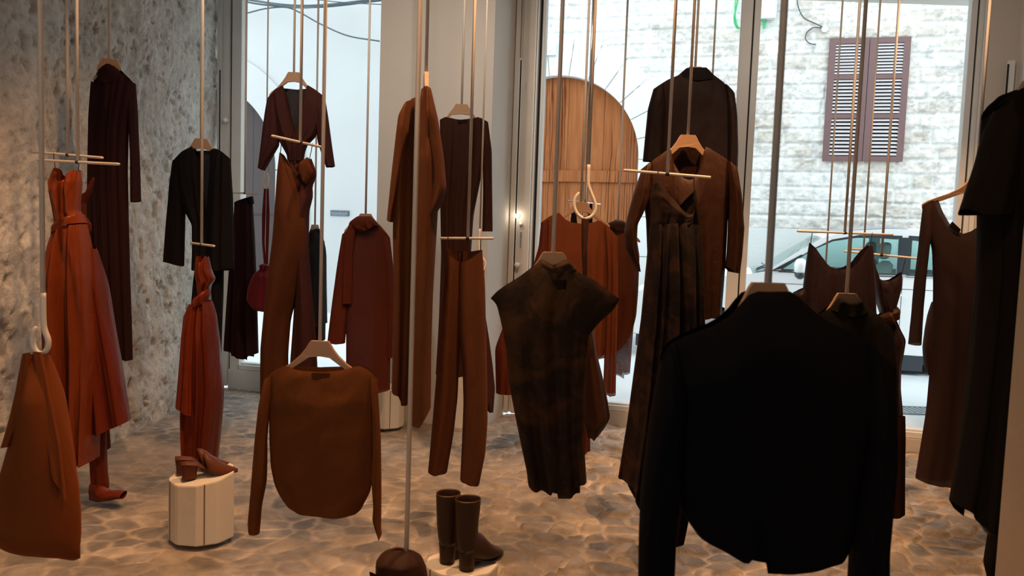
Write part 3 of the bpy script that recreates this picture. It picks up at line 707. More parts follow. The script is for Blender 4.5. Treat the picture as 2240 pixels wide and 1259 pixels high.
b = MB(); b.box((1.93, VC - .035, .905), (2.10, VC - .02, .93), Wf); b.box((1.93, VC - .03, .905), (1.95, VC, .93), Wf); b.box((2.08, VC - .03, .905), (2.10, VC, .93), Wf); b.build('door_handle', M['car_paint'], car)
b = MB(); b.box((2.085, VC - .002, .26), (2.091, VC + .002, 1.12), Wf); b.box((.55, VC - .002, .98), (2.9, VC + .002, .986), Wf); b.build('gap_and_crease', M['car_dark'], car)  # black lines; the level one paints the shade of the side crease
b = MB(); b.tube([W(.52, VC + .5, 1.13), W(.62, VC + .62, 1.17), W(.60, VC + .95, 1.19)], .008, 6); b.tube([W(.50, VC + .2, 1.12), W(.60, VC + .3, 1.16), W(.6, VC + .6, 1.18)], .008, 6); b.build('wiper', M['car_dark'], car)
b = MB(); b.box((.55, VC + .06, .85), (1.0, VC + 1.7, 1.08), Wf); b.box((1.5, VC + .06, .25), (3.3, VC + 1.7, .55), Wf); b.build('dashboard', M['car_dark'], car)

# ================================================================= HANGING STOCK
CEIL = 3.752
ROD_R = .0075
def ground_of(p): return (p[0], p[1], p[2])
HANG = [(.036, 0), (.044, -.012), (.056, -.030), (.078, -.052), (.112, -.077), (.15, -.098), (.19, -.119), (.208, -.134), (.212, -.144), (.204, -.149),
        (.17, -.134), (.13, -.113), (.098, -.094), (.070, -.078), (.040, -.066), (.0, -.061)]
def hanger(px, py, Y, yaw, label, rr=ROD_R, rot=0, grp='pale hangers on long rods', wide=1.0, drop=1.0):
    P = at(px, py, Y); t = empty('clothes_hanger', P); tag(t, label, 'hanger', grp)
    c, s = math.cos(math.radians(yaw)), math.sin(math.radians(yaw)); r_ = math.radians(rot)
    half = [(x * (1 + (wide - 1) * min(1, max(0, (x - .04) / .1))), z * (1 + (drop - 1) * min(1, max(0, (x - .038) / .03)))) for x, z in HANG]; pts = half + [(-x, z) for x, z in half[-2::-1]]
    b = MB()
    def T(a_, z, d):
        th = .010 - .003 * min(1, abs(a_) / .15)
        w = (d * 2 - 1) * th
        a2 = a_ * math.cos(r_) - z * math.sin(r_); z2 = a_ * math.sin(r_) + z * math.cos(r_)
        return (P[0] + a2 * c - w * s, P[1] + a2 * s + w * c, P[2] + z2)
    b.plate(pts, [], T, 1.0); b.build('hanger_arms', M['hanger'], t, bevel=.003)
    b = MB(); b.tube([P + [0, 0, -.005], (P[0], P[1], CEIL)], rr, 12); b.build('rod', M['rod'], t, True)
    return t
def tbar(p1, p2, rod, label, mat='rod', r=.0065, grp='pale crossbars on long rods'):
    A = at(*p1); B = at(*p2); t_ = None
    # rod joins the bar where the given picture column crosses it
    best = min(np.linspace(0, 1, 101), key=lambda k: abs(project(A + (B - A) * k)[0] - rod))
    C = A + (B - A) * best
    t = empty('hanging_bar', C); tag(t, label, 'hanging bar', grp)
    b = MB(); b.tube([A, A + (B - A) * .02, B - (B - A) * .02, B], [r * .8, r, r, r * .8], 12); b.build('crossbar', M[mat], t, True)
    b = MB(); b.tube([C, (C[0], C[1], CEIL)], ROD_R, 12); b.build('rod', M[mat], t, True)
    b = MB(); d = (B - A) / np.linalg.norm(B - A)
    b.tube([C - d * .008, C + d * .008], r * 1.35, 12); b.build('joint', M['cord'], t, True)
    return A, B
def project(p):
    q = CM.T @ (np.array(p) - [0, 0, EYE]); return 1120 + FPX * q[0] / -q[2], 629.5 - FPX * q[1] / -q[2]
def hook(path, Y, label, rr=.0075, yawd=0.0, grp='pale hooked rods'):
    P = [at(x, y, Y + yawd * (x - path[0][0])) for x, y in path]
    P = smooth_path(P, 6); t = empty('hooked_rod', P[0]); tag(t, label, 'hook', grp)
    b = MB(); b.tube(P, [rr * 1.15] * (len(P) - 3) + [rr, rr * .8, rr * .5], 12); b.build('hook', M['rod'], t, True)
    b = MB(); b.tube([P[0], (P[0][0], P[0][1], CEIL)], rr, 12); b.build('rod', M['rod'], t, True)

def resamp(pts, prm, smooth=0):
    pts = np.array(pts, float); seg = np.linalg.norm(np.diff(pts, axis=0), axis=1); d = np.concatenate([[0], np.cumsum(seg)]); d /= d[-1]
    if smooth:
        dd = np.linspace(0, 1, 121); q = np.stack([np.interp(dd, d, pts[:, k]) for k in range(2)], -1)
        for _ in range(smooth): q[1:-1] = .25 * q[:-2] + .5 * q[1:-1] + .25 * q[2:]
        return np.stack([np.interp(prm, dd, q[:, k]) for k in range(2)], -1)
    return np.stack([np.interp(prm, d, pts[:, k]) for k in range(2)], -1)
def coons(T, B, L, R, s, t, sm):
    T = list(T) if T else [L[0], R[0]]; B = list(B) if B else [L[-1], R[-1]]
    L = [T[0]] + list(L[1:-1]) + [B[0]]; R = [T[-1]] + list(R[1:-1]) + [B[-1]]
    Tc = resamp(T, s, max(1, sm // 3)); Bc = resamp(B, s, max(1, sm // 4)); Lc = resamp(L, t, sm); Rc = resamp(R, t, sm)
    S_, T_ = s[:, None, None], t[None, :, None]
    P00, P10, P01, P11 = map(np.array, (T[0], T[-1], B[0], B[-1]))
    return (1 - T_) * Tc[:, None] + T_ * Bc[:, None] + (1 - S_) * Lc[None] + S_ * Rc[None] - ((1 - S_) * (1 - T_) * P00 + S_ * (1 - T_) * P10 + (1 - S_) * T_ * P01 + S_ * T_ * P11)
def cloth(L, R, Y, T=None, B=None, T2=None, B2=None, th=.06, amp=.012, k=5, dz=0.0, dz2=None, tt=.35, yaw=0, seed=0, sm=6, closed=False, ns=26, nt=40, ampt=.35, wrk=0.004, drift=.6, hm=1.0):
    """one hollow tube of cloth bounded in the picture by a left, right, top and bottom edge at distance Y. returns verts, faces"""
    rs = np.random.RandomState(seed * 13 + int(Y * 100) % 97)
    th_ = np.linspace(0, math.pi, ns); s = (1 - np.cos(th_)) / 2 * .6 + np.linspace(0, 1, ns) * .4; t = np.linspace(0, 1, nt)
    A = coons(T, B, L, R, s, t, sm); Bk = coons(T2 or T, B2 or B, L, R, s, t, sm) if (T2 or B2) else A
    sg = 2 * s - 1; prof = np.sqrt(np.clip(1 - sg ** 2, 0, 1))[:, None]; tv = t[None, :]
    env = tt + (1 - tt) * np.clip(tv / .22, 0, 1) ** .7
    if closed: env = env * np.clip((1 - tv) / .12, 0, 1) ** .5 + .02
    h = th * prof ** .8 * env
    amp = amp * 1.35
    ae = amp * (ampt + (1 - ampt) * tv) * prof ** .6
    def fold(ph):
        w = 0
        for m_, a_ in ((1, .65), (1.73, .45 * hm), (2.9, .22 * hm)):
            p1 = rs.rand() * 6.28; p2 = rs.rand() * 6.28
            x = 2 * math.pi * k * m_ * .5 * s[:, None] + p1 + drift * np.sin(tv * 2.2 * m_ + p2)
            w = w + a_ * np.sin(x + .45 * np.sin(x))
        return w
    wk = wrk * 2 * (fbm(s[:, None] * 5 + seed * 3.1 + tv * 2, tv * 7 + seed + s[:, None] * 3, 3, seed) - .45) * prof
    off = dz + ((dz2 - dz) * tv if dz2 is not None else 0)
    fr = np.minimum(-h + ae * fold(0) + wk, -.12 * h - .0015 * prof); bk = np.maximum(h + ae * fold(1) - wk, .12 * h + .0015 * prof)
    tan = math.tan(math.radians(yaw)); xc = at((L[0][0] + R[0][0]) / 2, (L[0][1] + R[0][1]) / 2, Y)[0]
    def put(G, D):
        x = G[..., 0] - 1120; y = -(G[..., 1] - 629.5)
        r = np.stack([CM[i][0] * x + CM[i][1] * y + CM[i][2] * -FPX for i in range(3)], -1)
        # plane Y' = Y + tan*(X-xc)
        q = (Y - tan * xc) / (r[..., 1] - tan * r[..., 0]); P = r * q[..., None]
        P[..., 1] += D; P[..., 2] += EYE + (P[..., 2] / P[..., 1]) * D * 0; return P
    F = put(A, fr + off); K = put(Bk, bk + off)
    ring = np.concatenate([F, K[-2:0:-1]], 0); n = ring.shape[0]
    V = ring.transpose(1, 0, 2).reshape(-1, 3); f = []
    for j in range(nt - 1):
        for i in range(n): i2 = (i + 1) % n; f.append((j * n + i, j * n + i2, (j + 1) * n + i2, (j + 1) * n + i))
    if closed: f.append(tuple(range((nt - 1) * n, nt * n)))
    return V, f
GARM = []
def garment(name, label, cat, Y, mat, pieces, group=None):
    """pieces: list of (part name, kwargs, material or None)"""
    built = []
    for i, (pn, kw, pm) in enumerate(pieces):
        kw = dict(kw); kw.setdefault('seed', len(GARM) * 5 + i); Yp = kw.pop('Y', Y)
        V, f = cloth(kw.pop('L'), kw.pop('R'), Yp, **kw); built.append((pn, V, f, pm or mat))
    if len(built) == 1:
        o = mesh_obj(name, built[0][1], built[0][2], FB[built[0][3]], None, True)
    else:
        allv = np.concatenate([b_[1] for b_ in built]); org = (float(np.mean([allv[:, 0].min(), allv[:, 0].max()])), float(Y), float(allv[:, 2].min()))
        o = empty(name, org)
        for pn, V, f, pm in built: mesh_obj(pn, V, f, FB[pm], o, True)
    tag(o, label, cat, group); GARM.append(o); return o
def cords(pairs, Y, parent, r=.0022):
    for a_, c_ in pairs:
        b = MB(); A = at(a_[0], a_[1], a_[2] if len(a_) > 2 else Y); B = at(*c_, Y); b.tube([A + [0, 0, .008], B + [0, 0, -.006]], r, 6); b.build('strap', M['cord'], parent)

# --- 1 tote bag, far left
hook([(94, 640), (95, 700), (98, 722), (105, 742), (104, 760), (95, 772), (84, 772), (75, 762), (71, 746), (73, 729), (79, 714)], 2.4, 'thick pale hooked rod at far left carrying the orange tote')
garment('tote_bag', 'burnt orange soft tote bag hanging from the hook at far left', 'bag', 2.4, 'tote', [
 ('body', dict(L=[(68, 775), (62, 830), (45, 910), (15, 1010), (-8, 1080), (-32, 1170)], R=[(104, 775), (128, 860), (150, 960), (168, 1060), (174, 1120), (176, 1222)], B=[(-32, 1172), (20, 1196), (75, 1213), (130, 1219), (160, 1226), (176, 1220)], th=.08, amp=.02, k=1.2, hm=.5, tt=.2, closed=True, ampt=.5, drift=1.2, seed=3), None),
 ('strap', dict(L=[(70, 768), (62, 830), (50, 900), (34, 965)], R=[(85, 766), (86, 830), (77, 890), (52, 962)], th=.012, amp=.004, k=1.5, dz=-.045, dz2=-.07, tt=.8, seed=2), None),
 ('strap', dict(L=[(86, 766), (96, 830), (112, 900), (138, 1010)], R=[(103, 768), (126, 860), (150, 960), (168, 1080)], th=.012, amp=.004, k=1.5, dz=-.03, dz2=-.06, tt=.8, seed=4), None)])
# --- orange gown + its wrap + tights on the two left bars
tbar((70, 332, 4.0), (225, 345, 3.8), 148, 'upper of the two crossbars at far left')
tbar((82, 350, 3.75), (261, 359, 3.5), 170, 'lower of the two crossbars at far left')
g = garment('satin_gown', 'long burnt orange satin gown with thin black straps at far left', 'dress', 3.85, 'orange_satin', [
 ('bodice', dict(T=[(121, 366), (134, 384), (146, 400), (150, 396), (158, 378), (170, 371), (176, 375)], L=[(121, 366), (111, 395), (113, 415), (122, 450), (126, 480), (125, 492)], R=[(176, 375), (177, 400), (173, 440), (172, 462), (177, 472), (180, 488)], th=.075, amp=.018, k=3.2, tt=.7, seed=1, ampt=.9), None),
 ('waist_tie', dict(T=[(122, 497), (145, 482), (170, 470), (178, 468)], B=[(122, 514), (145, 502), (168, 490), (184, 487)], L=[(122, 497), (122, 514)], R=[(178, 468), (184, 487)], th=.088, amp=.006, k=2, tt=.9, nt=10, seed=2, sm=1), 'orange_satin'),
 ('skirt', dict(T=[(124, 498), (150, 495), (184, 490)], L=[(124, 498), (111, 540), (104, 590), (100, 660), (102, 720), (105, 780), (112, 850), (125, 920), (140, 1005)], R=[(184, 490), (192, 540), (200, 600), (203, 690), (206, 760), (203, 860), (198, 940), (195, 1011)], B=[(140, 1005), (165, 1011), (195, 1011)], th=.13, amp=.055, k=4, tt=.6, seed=5, ampt=.25, nt=60, ns=40), None),
 ('train', dict(T=[(160, 520), (196, 545)], L=[(160, 520), (165, 700), (168, 850), (170, 950)], R=[(196, 545), (208, 620), (222, 730), (237, 830), (250, 935)], B=[(170, 950), (200, 957), (250, 936)], th=.10, amp=.03, k=3, dz=.06, dz2=.14, seed=6, nt=50), 'rust_satin')])
cords([((117, 338), (121, 368)), ((175, 342), (171, 374))], 3.87, g)
garment('draped_tights', 'rust red tights with a trailing foot below the satin gown', 'tights', 4.0, 'rust_satin', [
 ('leg', dict(T=[(184, 930), (221, 930)], L=[(184, 930), (186, 1000), (190, 1050), (192, 1094)], R=[(221, 930), (221, 993), (222, 1040), (228, 1070)], B=[(192, 1094), (210, 1094), (228, 1072)], th=.04, amp=.008, k=2, dz=.05, closed=True), None),
 ('foot', dict(T=[(192, 1060), (192, 1096)], L=[(192, 1060), (215, 1060), (240, 1072), (262, 1070), (277, 1071)], R=[(192, 1096), (215, 1098), (245, 1092), (262, 1087), (277, 1085)], B=[(277, 1071), (277, 1085)], th=.035, amp=.006, k=1, dz=.02, dz2=-.03), None),
 ('upper', dict(T=[(190, 890), (222, 890)], L=[(190, 890), (178, 960), (188, 1008)], R=[(222, 890), (220, 950), (222, 990)], th=.03, amp=.006, k=2, dz=.09), None)])
garment('mauve_sash_top', 'dark mauve knotted halter showing behind the orange gown bodice', 'top', 4.05, 'rust_cloth', [
 ('sash', dict(T=[(204, 386), (208, 389)], L=[(204, 386), (196, 400), (188, 420), (176, 425), (170, 450), (175, 500)], R=[(208, 389), (201, 412), (194, 432), (188, 445), (188, 465), (190, 500)], B=[(170, 500), (188, 500)], th=.02, amp=.005, k=1, dz=.0), None),
 ('knot', dict(T=[(176, 470), (188, 474)], L=[(176, 470), (172, 495), (178, 518)], R=[(188, 474), (199, 490), (200, 505), (190, 520)], B=[(178, 518), (190, 520)], th=.03, amp=.01, k=2, closed=True), None)])
# --- long plum-black dress
hanger(239, 129, 4.6, 35, 'topmost left hanger inside the long plum black dress', wide=.40, drop=.9)
garment('long_knit_dress', 'long plum black ribbed dress against the rough left wall', 'dress', 4.6, 'plum_black', [
 ('body', dict(T=[(206, 182), (214, 163), (228, 147), (243, 141), (258, 149), (274, 165), (292, 182)], L=[(206, 182), (203, 300), (202, 420), (208, 560), (214, 660), (222, 740), (226, 775)], R=[(292, 182), (285, 240), (279, 290), (277, 380), (280, 500), (283, 620), (286, 700), (288, 784)], B=[(226, 775), (244, 777), (247, 784), (262, 783), (288, 787)], th=.07, amp=.016, k=8, seed=2, nt=50, ns=44), None),
 ('collar', dict(T=[(224, 150), (240, 141), (256, 149)], L=[(224, 150), (214, 166), (222, 178)], R=[(256, 149), (272, 164), (262, 180)], B=[(222, 178), (242, 186), (262, 180)], th=.035, amp=.006, k=2, dz=-.02, nt=14), None),
 ('sleeve', dict(T=[(206, 180), (222, 185)], L=[(206, 180), (203, 250), (201, 380), (200, 500), (198, 588)], R=[(222, 185), (220, 260), (216, 400), (213, 500), (211, 589)], th=.04, amp=.004, k=2, dz=-.03), None),
 ('sleeve', dict(T=[(272, 172), (293, 182)], L=[(272, 172), (276, 240), (281, 290), (284, 330), (284, 442)], R=[(293, 182), (295, 240), (297, 310), (300, 380), (302, 440)], th=.04, amp=.004, k=2, dz=.02), None)])
# --- black jacket, lining, black trousers, orange satin scarf dress
hanger(440, 303, 5.0, 10, 'hanger inside the black kimono jacket', wide=.68, drop=1.1)
garment('kimono_jacket', 'black open kimono jacket hanging beside the left window', 'jacket', 5.0, 'black', [
 ('back_lining', dict(T=[(420, 330), (440, 328), (468, 330)], L=[(420, 330), (425, 400), (430, 470)], R=[(468, 330), (465, 400), (460, 470)], th=.008, amp=.003, k=2, dz=.03, nt=16), 'lining'),
 ('front', dict(T=[(383, 350), (402, 332), (424, 320), (440, 352)], L=[(383, 350), (392, 410), (408, 464), (424, 492), (424, 540), (422, 590)], R=[(440, 352), (443, 400), (450, 470), (456, 530), (462, 592)], th=.06, amp=.012, k=3, dz=-.01), None),
 ('front', dict(T=[(462, 330), (474, 325), (490, 335), (507, 350)], L=[(462, 330), (463, 370), (458, 430), (452, 500), (445, 592)], R=[(507, 350), (509, 420), (512, 500), (514, 590)], th=.06, amp=.012, k=3, dz=-.02), None),
 ('sleeve', dict(T=[(378, 352), (395, 340)], L=[(378, 352), (371, 420), (364, 500), (359, 571)], R=[(395, 340), (406, 420), (404, 480), (401, 581)], B=[(359, 571), (380, 576), (401, 582)], th=.05, amp=.006, k=2), None),
 ('sleeve', dict(T=[(488, 338), (507, 350)], L=[(488, 338), (488, 420), (486, 500), (484, 590)], R=[(507, 350), (513, 430), (515, 510), (516, 586)], th=.05, amp=.006, k=2, dz=-.04), None)])
garment('black_trousers', 'black trousers below the kimono jacket behind the orange satin', 'trousers', 5.0, 'black', [
 ('leg', dict(T=[(425, 560), (455, 560)], L=[(425, 560), (418, 640), (411, 720), (408, 800), (406, 860)], R=[(455, 560), (450, 700), (446, 860)], th=.05, amp=.012, k=3, dz=.03), None),
 ('leg', dict(T=[(450, 560), (486, 560)], L=[(450, 560), (448, 700), (446, 860)], R=[(486, 560), (483, 660), (480, 740), (476, 860)], th=.05, amp=.012, k=3, dz=.03), None)])
tbar((418, 531, 4.55), (469, 538, 4.1), 441, 'short looking crossbar seen end on above the orange scarf dress')
garment('knotted_satin_dress', 'rust orange satin dress knotted at the waist above the mules', 'dress', 4.3, 'rust_satin', [
 ('bodice', dict(T=[(430, 562), (434, 558), (444, 574), (452, 558), (455, 562)], L=[(430, 562), (427, 600), (434, 640), (440, 660)], R=[(455, 562), (460, 590), (470, 611), (460, 625), (456, 640), (458, 660)], th=.05, amp=.018, k=3, tt=.7, nt=26, seed=1), None),
 ('knot', dict(T=[(428, 654), (445, 642), (460, 630)], L=[(428, 654), (424, 664), (430, 676)], R=[(460, 630), (463, 645), (456, 664)], B=[(430, 676), (444, 670), (456, 664)], th=.06, amp=.012, k=2.5, tt=.8, nt=14, closed=True, seed=8, dz=-.02), None),
 ('skirt', dict(T=[(428, 662), (445, 658), (462, 658)], L=[(428, 662), (416, 688), (411, 720), (410, 780), (403, 850), (401, 910), (405, 980), (409, 1035)], R=[(462, 658), (471, 690), (476, 740), (481, 800), (486, 850), (484, 900), (476, 980), (471, 1035)], th=.09, amp=.035, k=3, tt=.6, nt=54, ns=36, seed=4), None),
 ('tail', dict(T=[(424, 662), (440, 668)], L=[(424, 662), (414, 690), (410, 740), (407, 800), (402, 880)], R=[(440, 668), (436, 720), (434, 800), (436, 900)], th=.02, amp=.01, k=2, dz=-.07, dz2=-.11, seed=5), None)])
# --- dark pleated trousers by the left window and their bar
tbar((497, 421, 6.0), (562, 423, 5.7), 536, 'small crossbar close to the left window frame')
garment('dark_wide_trousers', 'black brown wide trousers hanging in front of the left window', 'trousers', 5.92, 'plum_black', [
 ('legs', dict(T=[(514, 443), (530, 437), (551, 430)], L=[(514, 443), (511, 520), (503, 600), (497, 680), (492, 762)], R=[(551, 430), (553, 480), (557, 560), (561, 640), (562, 700), (564, 772)], B=[(492, 762), (508, 768), (522, 776), (536, 782), (550, 784), (550, 775), (564, 772)], th=.09, amp=.025, k=5, tt=.5, nt=40), None),
 ('waistband', dict(T=[(513, 443), (553, 429)], B=[(514, 456), (555, 444)], L=[(513, 443), (514, 456)], R=[(553, 429), (555, 444)], th=.055, amp=.002, k=1, nt=6, tt=.9, sm=1, dz=-.0), 'black')])
# --- burgundy pouch
hook([(583, 340), (583, 362), (578, 385), (576, 400), (579, 412), (584, 411), (588, 398), (587, 384), (584, 378)], 5.74, 'thin pale hooked rod carrying the burgundy pouch', .0055)
g = garment('drawstring_pouch', 'burgundy leather drawstring pouch hanging by the left window', 'bag', 5.72, 'burgundy', [
 ('pouch', dict(T=[(572, 586), (590, 584)], L=[(572, 586), (555, 600), (543, 630), (541, 655), (552, 672), (565, 680)], R=[(590, 584), (602, 600), (612, 630), (612, 655), (602, 672), (590, 678)], B=[(565, 680), (578, 682), (590, 678)], th=.07, amp=.012, k=3, tt=.3, closed=True), None),
 ('strap', dict(T=[(577, 413), (582, 412)], L=[(577, 413), (573, 470), (573, 530), (578, 588)], R=[(582, 412), (581, 470), (579, 530), (583, 588)], th=.006, amp=.001, k=1, ns=8, nt=20), None),
 ('strap', dict(T=[(583, 412), (588, 413)], L=[(583, 412), (582, 470), (581, 530), (581, 588)], R=[(588, 413), (590, 470), (588, 530), (586, 588)], th=.006, amp=.001, k=1, ns=8, nt=20), None),
 ('ruffle', dict(T=[(567, 580), (580, 575), (594, 580)], L=[(567, 580), (572, 590)], R=[(594, 580), (590, 590)], th=.05, amp=.02, k=5, nt=8, sm=1), None)])
# --- plum kimono top
hanger(643, 158, 5.2, 0, 'hanger inside the plum brown tied top in the left window', wide=.76, drop=1.1)
garment('tied_wrap_top', 'plum brown wrap top with wide sleeves gathered at the waist', 'top', 5.2, 'plum', [
 ('back', dict(T=[(617, 190), (645, 193), (676, 190)], L=[(617, 190), (622, 260), (634, 320)], R=[(676, 190), (670, 260), (660, 320)], th=.006, amp=.003, k=3, dz=.05, nt=14), 'lining'),
 ('front', dict(T=[(590, 210), (605, 196), (618, 187), (622, 196)], L=[(590, 210), (598, 260), (606, 300), (620, 324), (629, 340), (630, 352)], R=[(622, 196), (630, 230), (638, 265), (650, 300), (650, 352)], th=.05, amp=.014, k=3, tt=.4), None),
 ('front', dict(T=[(669, 196), (675, 187), (690, 196), (708, 210)], L=[(669, 196), (664, 230), (655, 262), (640, 300), (640, 352)], R=[(708, 210), (702, 270), (690, 300), (672, 318), (666, 335), (664, 352)], th=.05, amp=.014, k=3, tt=.4), None),
 ('sleeve', dict(T=[(585, 216), (606, 196)], L=[(585, 216), (577, 270), (571, 320), (566, 367)], R=[(606, 196), (612, 260), (610, 318), (577, 373)], B=[(566, 367), (577, 373)], th=.05, amp=.008, k=2), None),
 ('sleeve', dict(T=[(690, 196), (711, 214)], L=[(690, 196), (690, 260), (696, 312), (714, 366)], R=[(711, 214), (718, 260), (726, 320), (732, 363)], B=[(714, 366), (732, 363)], th=.05, amp=.008, k=2), None),
 ('gathered_waist', dict(T=[(627, 335), (665, 332)], L=[(627, 335), (632, 352), (636, 380)], R=[(665, 332), (660, 352), (660, 380)], th=.05, amp=.02, k=6, nt=12), None)])
# --- cocoa draped trousers on a bar
tbar((595, 297, 3.7), (706, 322, 4.1), 657, 'crossbar slanting away in front of the plum wrap top')
g = garment('draped_jumpsuit', 'cocoa brown draped strapless jumpsuit left of the centre', 'jumpsuit', 3.95, 'cocoa', [
 ('left_drape', dict(T=[(612, 333), (618, 338), (630, 358), (646, 378)], L=[(612, 333), (607, 380), (604, 440), (598, 520), (588, 600), (580, 680), (573, 760), (573, 860)], R=[(646, 378), (662, 430), (670, 500), (668, 560), (650, 640), (634, 700), (628, 775), (628, 860)], th=.08, amp=.022, k=1.2, hm=.4, drift=1.5, seed=3, nt=54), None),
 ('right_drape', dict(T=[(622, 350), (648, 366), (664, 360), (677, 345)], L=[(622, 350), (640, 440), (645, 560), (640, 680), (632, 800), (632, 860)], R=[(677, 345), (690, 380), (676, 404), (680, 425), (669, 450), (666, 540), (676, 640), (685, 730), (690, 820), (690, 860)], th=.08, amp=.02, k=1.5, hm=.4, drift=1.5, dz=.04, seed=4, nt=54), 'plum'),
 ('folded_flap', dict(T=[(646, 365), (677, 344), (690, 378)], L=[(646, 365), (655, 378), (664, 388)], R=[(690, 378), (682, 392), (674, 404)], B=[(664, 388), (668, 396), (674, 404)], th=.02, amp=.003, k=1, dz=-.03, nt=10), None)])
cords([((617, 303, 3.78), (613, 335)), ((684, 317, 4.02), (677, 346))], 3.95, g)
# --- small black jacket in the window
hanger(689, 491, 6.1, 75, 'small hanger edge on above the little black coat', wide=.7)
garment('narrow_black_coat', 'narrow black coat seen side on against the white street', 'coat', 6.1, 'black', [
 ('body', dict(T=[(677, 515), (684, 502), (694, 502), (704, 520)], L=[(677, 515), (674, 560), (676, 640), (680, 720), (684, 745)], R=[(704, 520), (708, 545), (709, 600), (710, 650), (711, 708)], B=[(684, 712), (711, 708)], th=.2, amp=.02, k=3), None),
 ('leg', dict(L=[(690, 700), (691, 742)], R=[(710, 700), (709, 744)], th=.1, amp=.01, k=3, nt=14), None),
 ('collar', dict(T=[(684, 500), (699, 500)], L=[(684, 500), (682, 516)], R=[(699, 500), (700, 516)], th=.05, amp=.006, k=2, nt=8), None)])
# --- rust knit coat with scarf collar
hanger(800, 467, 5.3, 8, 'hanger under the scarf collar of the rust knit coat', wide=.66, drop=.85)
garment('knit_scarf_coat', 'long rust brown gauzy knit coat with attached scarf', 'coat', 5.3, 'rust_knit', [
 ('body', dict(T=[(752, 510), (764, 492), (785, 480), (820, 482), (838, 500), (853, 520)], L=[(752, 510), (756, 600), (757, 700), (757, 850)], R=[(853, 520), (855, 640), (854, 760), (853, 852)], B=[(757, 850), (800, 862), (853, 852)], th=.06, amp=.006, k=2), None),
 ('sleeve', dict(T=[(750, 512), (772, 500)], L=[(750, 512), (738, 590), (726, 680), (718, 747)], R=[(772, 500), (770, 590), (762, 680), (756, 749)], B=[(718, 747), (738, 750), (756, 749)], th=.05, amp=.006, k=2, dz=-.02), 'rust_cloth'),
 ('sleeve', dict(T=[(838, 505), (853, 520)], L=[(838, 505), (846, 600), (850, 700), (850, 780)], R=[(853, 520), (862, 600), (866, 700), (864, 780)], th=.05, amp=.006, k=2, dz=.0), 'rust_cloth'),
 ('scarf', dict(T=[(768, 486), (785, 474), (800, 476)], L=[(768, 486), (757, 520), (752, 580), (751, 662)], R=[(800, 476), (782, 500), (776, 560), (774, 662)], th=.03, amp=.007, k=2, dz=-.05), 'rust_cloth'),
 ('scarf_collar', dict(T=[(768, 485), (785, 473), (812, 473), (828, 488)], L=[(768, 485), (772, 500), (790, 508)], R=[(828, 488), (829, 494), (826, 492)], B=[(790, 508), (808, 503), (826, 492)], th=.05, amp=.012, k=3, dz=-.04, nt=14), 'rust_cloth')])
# --- sienna sweater
hanger(700, 745, 3.05, 0, 'large bare topped hanger holding the sienna sweater', wide=.93, drop=1.12)
g = garment('sienna_sweater', 'sienna brown fine knit sweater with boat neck in the centre left', 'sweater', 3.05, 'sienna_knit', [
 ('body', dict(T=[(582, 826), (596, 812), (625, 797), (650, 806), (700, 811), (750, 807), (786, 797), (808, 808), (826, 826)], T2=[(582, 826), (596, 812), (625, 797), (650, 802), (700, 805), (750, 803), (786, 797), (808, 808), (826, 826)],
               L=[(582, 826), (588, 880), (589, 960), (592, 1020), (600, 1055), (612, 1080), (622, 1092)], R=[(826, 826), (820, 900), (817, 980), (816, 1040), (810, 1075), (790, 1113)], B=[(622, 1092), (636, 1104), (660, 1115), (700, 1120), (750, 1121), (780, 1119), (790, 1113)], th=.055, amp=.012, k=2.2, tt=.4, nt=50, seed=12, wrk=.012), None),
 ('sleeve', dict(T=[(582, 826), (598, 818)], L=[(582, 826), (572, 880), (565, 950), (560, 1010), (557, 1060), (552, 1130)], R=[(598, 818), (592, 900), (588, 960), (589, 1010), (588, 1050), (578, 1100), (574, 1158)], B=[(552, 1130), (560, 1150), (574, 1158)], th=.04, amp=.006, k=1.5, dz=-.02, dz2=-.04), None),
 ('sleeve', dict(T=[(810, 818), (826, 826)], L=[(810, 818), (817, 900), (819, 980), (815, 1040), (820, 1100), (818, 1130), (834, 1168)], R=[(826, 826), (830, 900), (834, 960), (836, 1050), (836, 1120), (835, 1168)], th=.04, amp=.006, k=1.5, dz=-.01, dz2=-.03), None),
 ('neck_label', dict(T=[(686, 812), (726, 813)], L=[(686, 812), (686, 829)], R=[(726, 813), (726, 830)], th=.001, amp=0, k=1, dz=-.032, nt=4, ns=6, sm=0, wrk=0), 'cocoa')])
# --- foreground rod and brown thing at bottom edge
t = empty('hooked_rod', at(889, 1205, 2.5)); tag(t, 'long pale rod reaching down to the bag at the bottom edge', 'hook', 'pale hooked rods')
P = at(889, 1205, 2.5); b = MB(); b.tube([P, (P[0], P[1], CEIL)], .008, 12); b.build('rod', M['rod'], t, True)
garment('slouchy_bag', 'rounded dark brown slouchy bag cut by the bottom edge of the view', 'bag', 2.5, 'bag_brown', [
 ('body', dict(T=[(852, 1204), (875, 1201), (905, 1206)], L=[(852, 1204), (834, 1212), (823, 1225), (822, 1260), (822, 1330)], R=[(905, 1206), (922, 1222), (932, 1245), (938, 1280), (936, 1330)], th=.075, amp=.008, k=2, tt=.02, closed=True, seed=4), None),
 ('rolled_rim', dict(T=[(818, 1226), (850, 1246), (885, 1256), (928, 1275)], B=[(820, 1240), (850, 1262), (885, 1272), (926, 1292)], L=[(818, 1226), (820, 1240)], R=[(928, 1275), (926, 1292)], th=.02, amp=.003, k=1, nt=8, tt=.9, sm=1, seed=2, dz=-.085), None)])
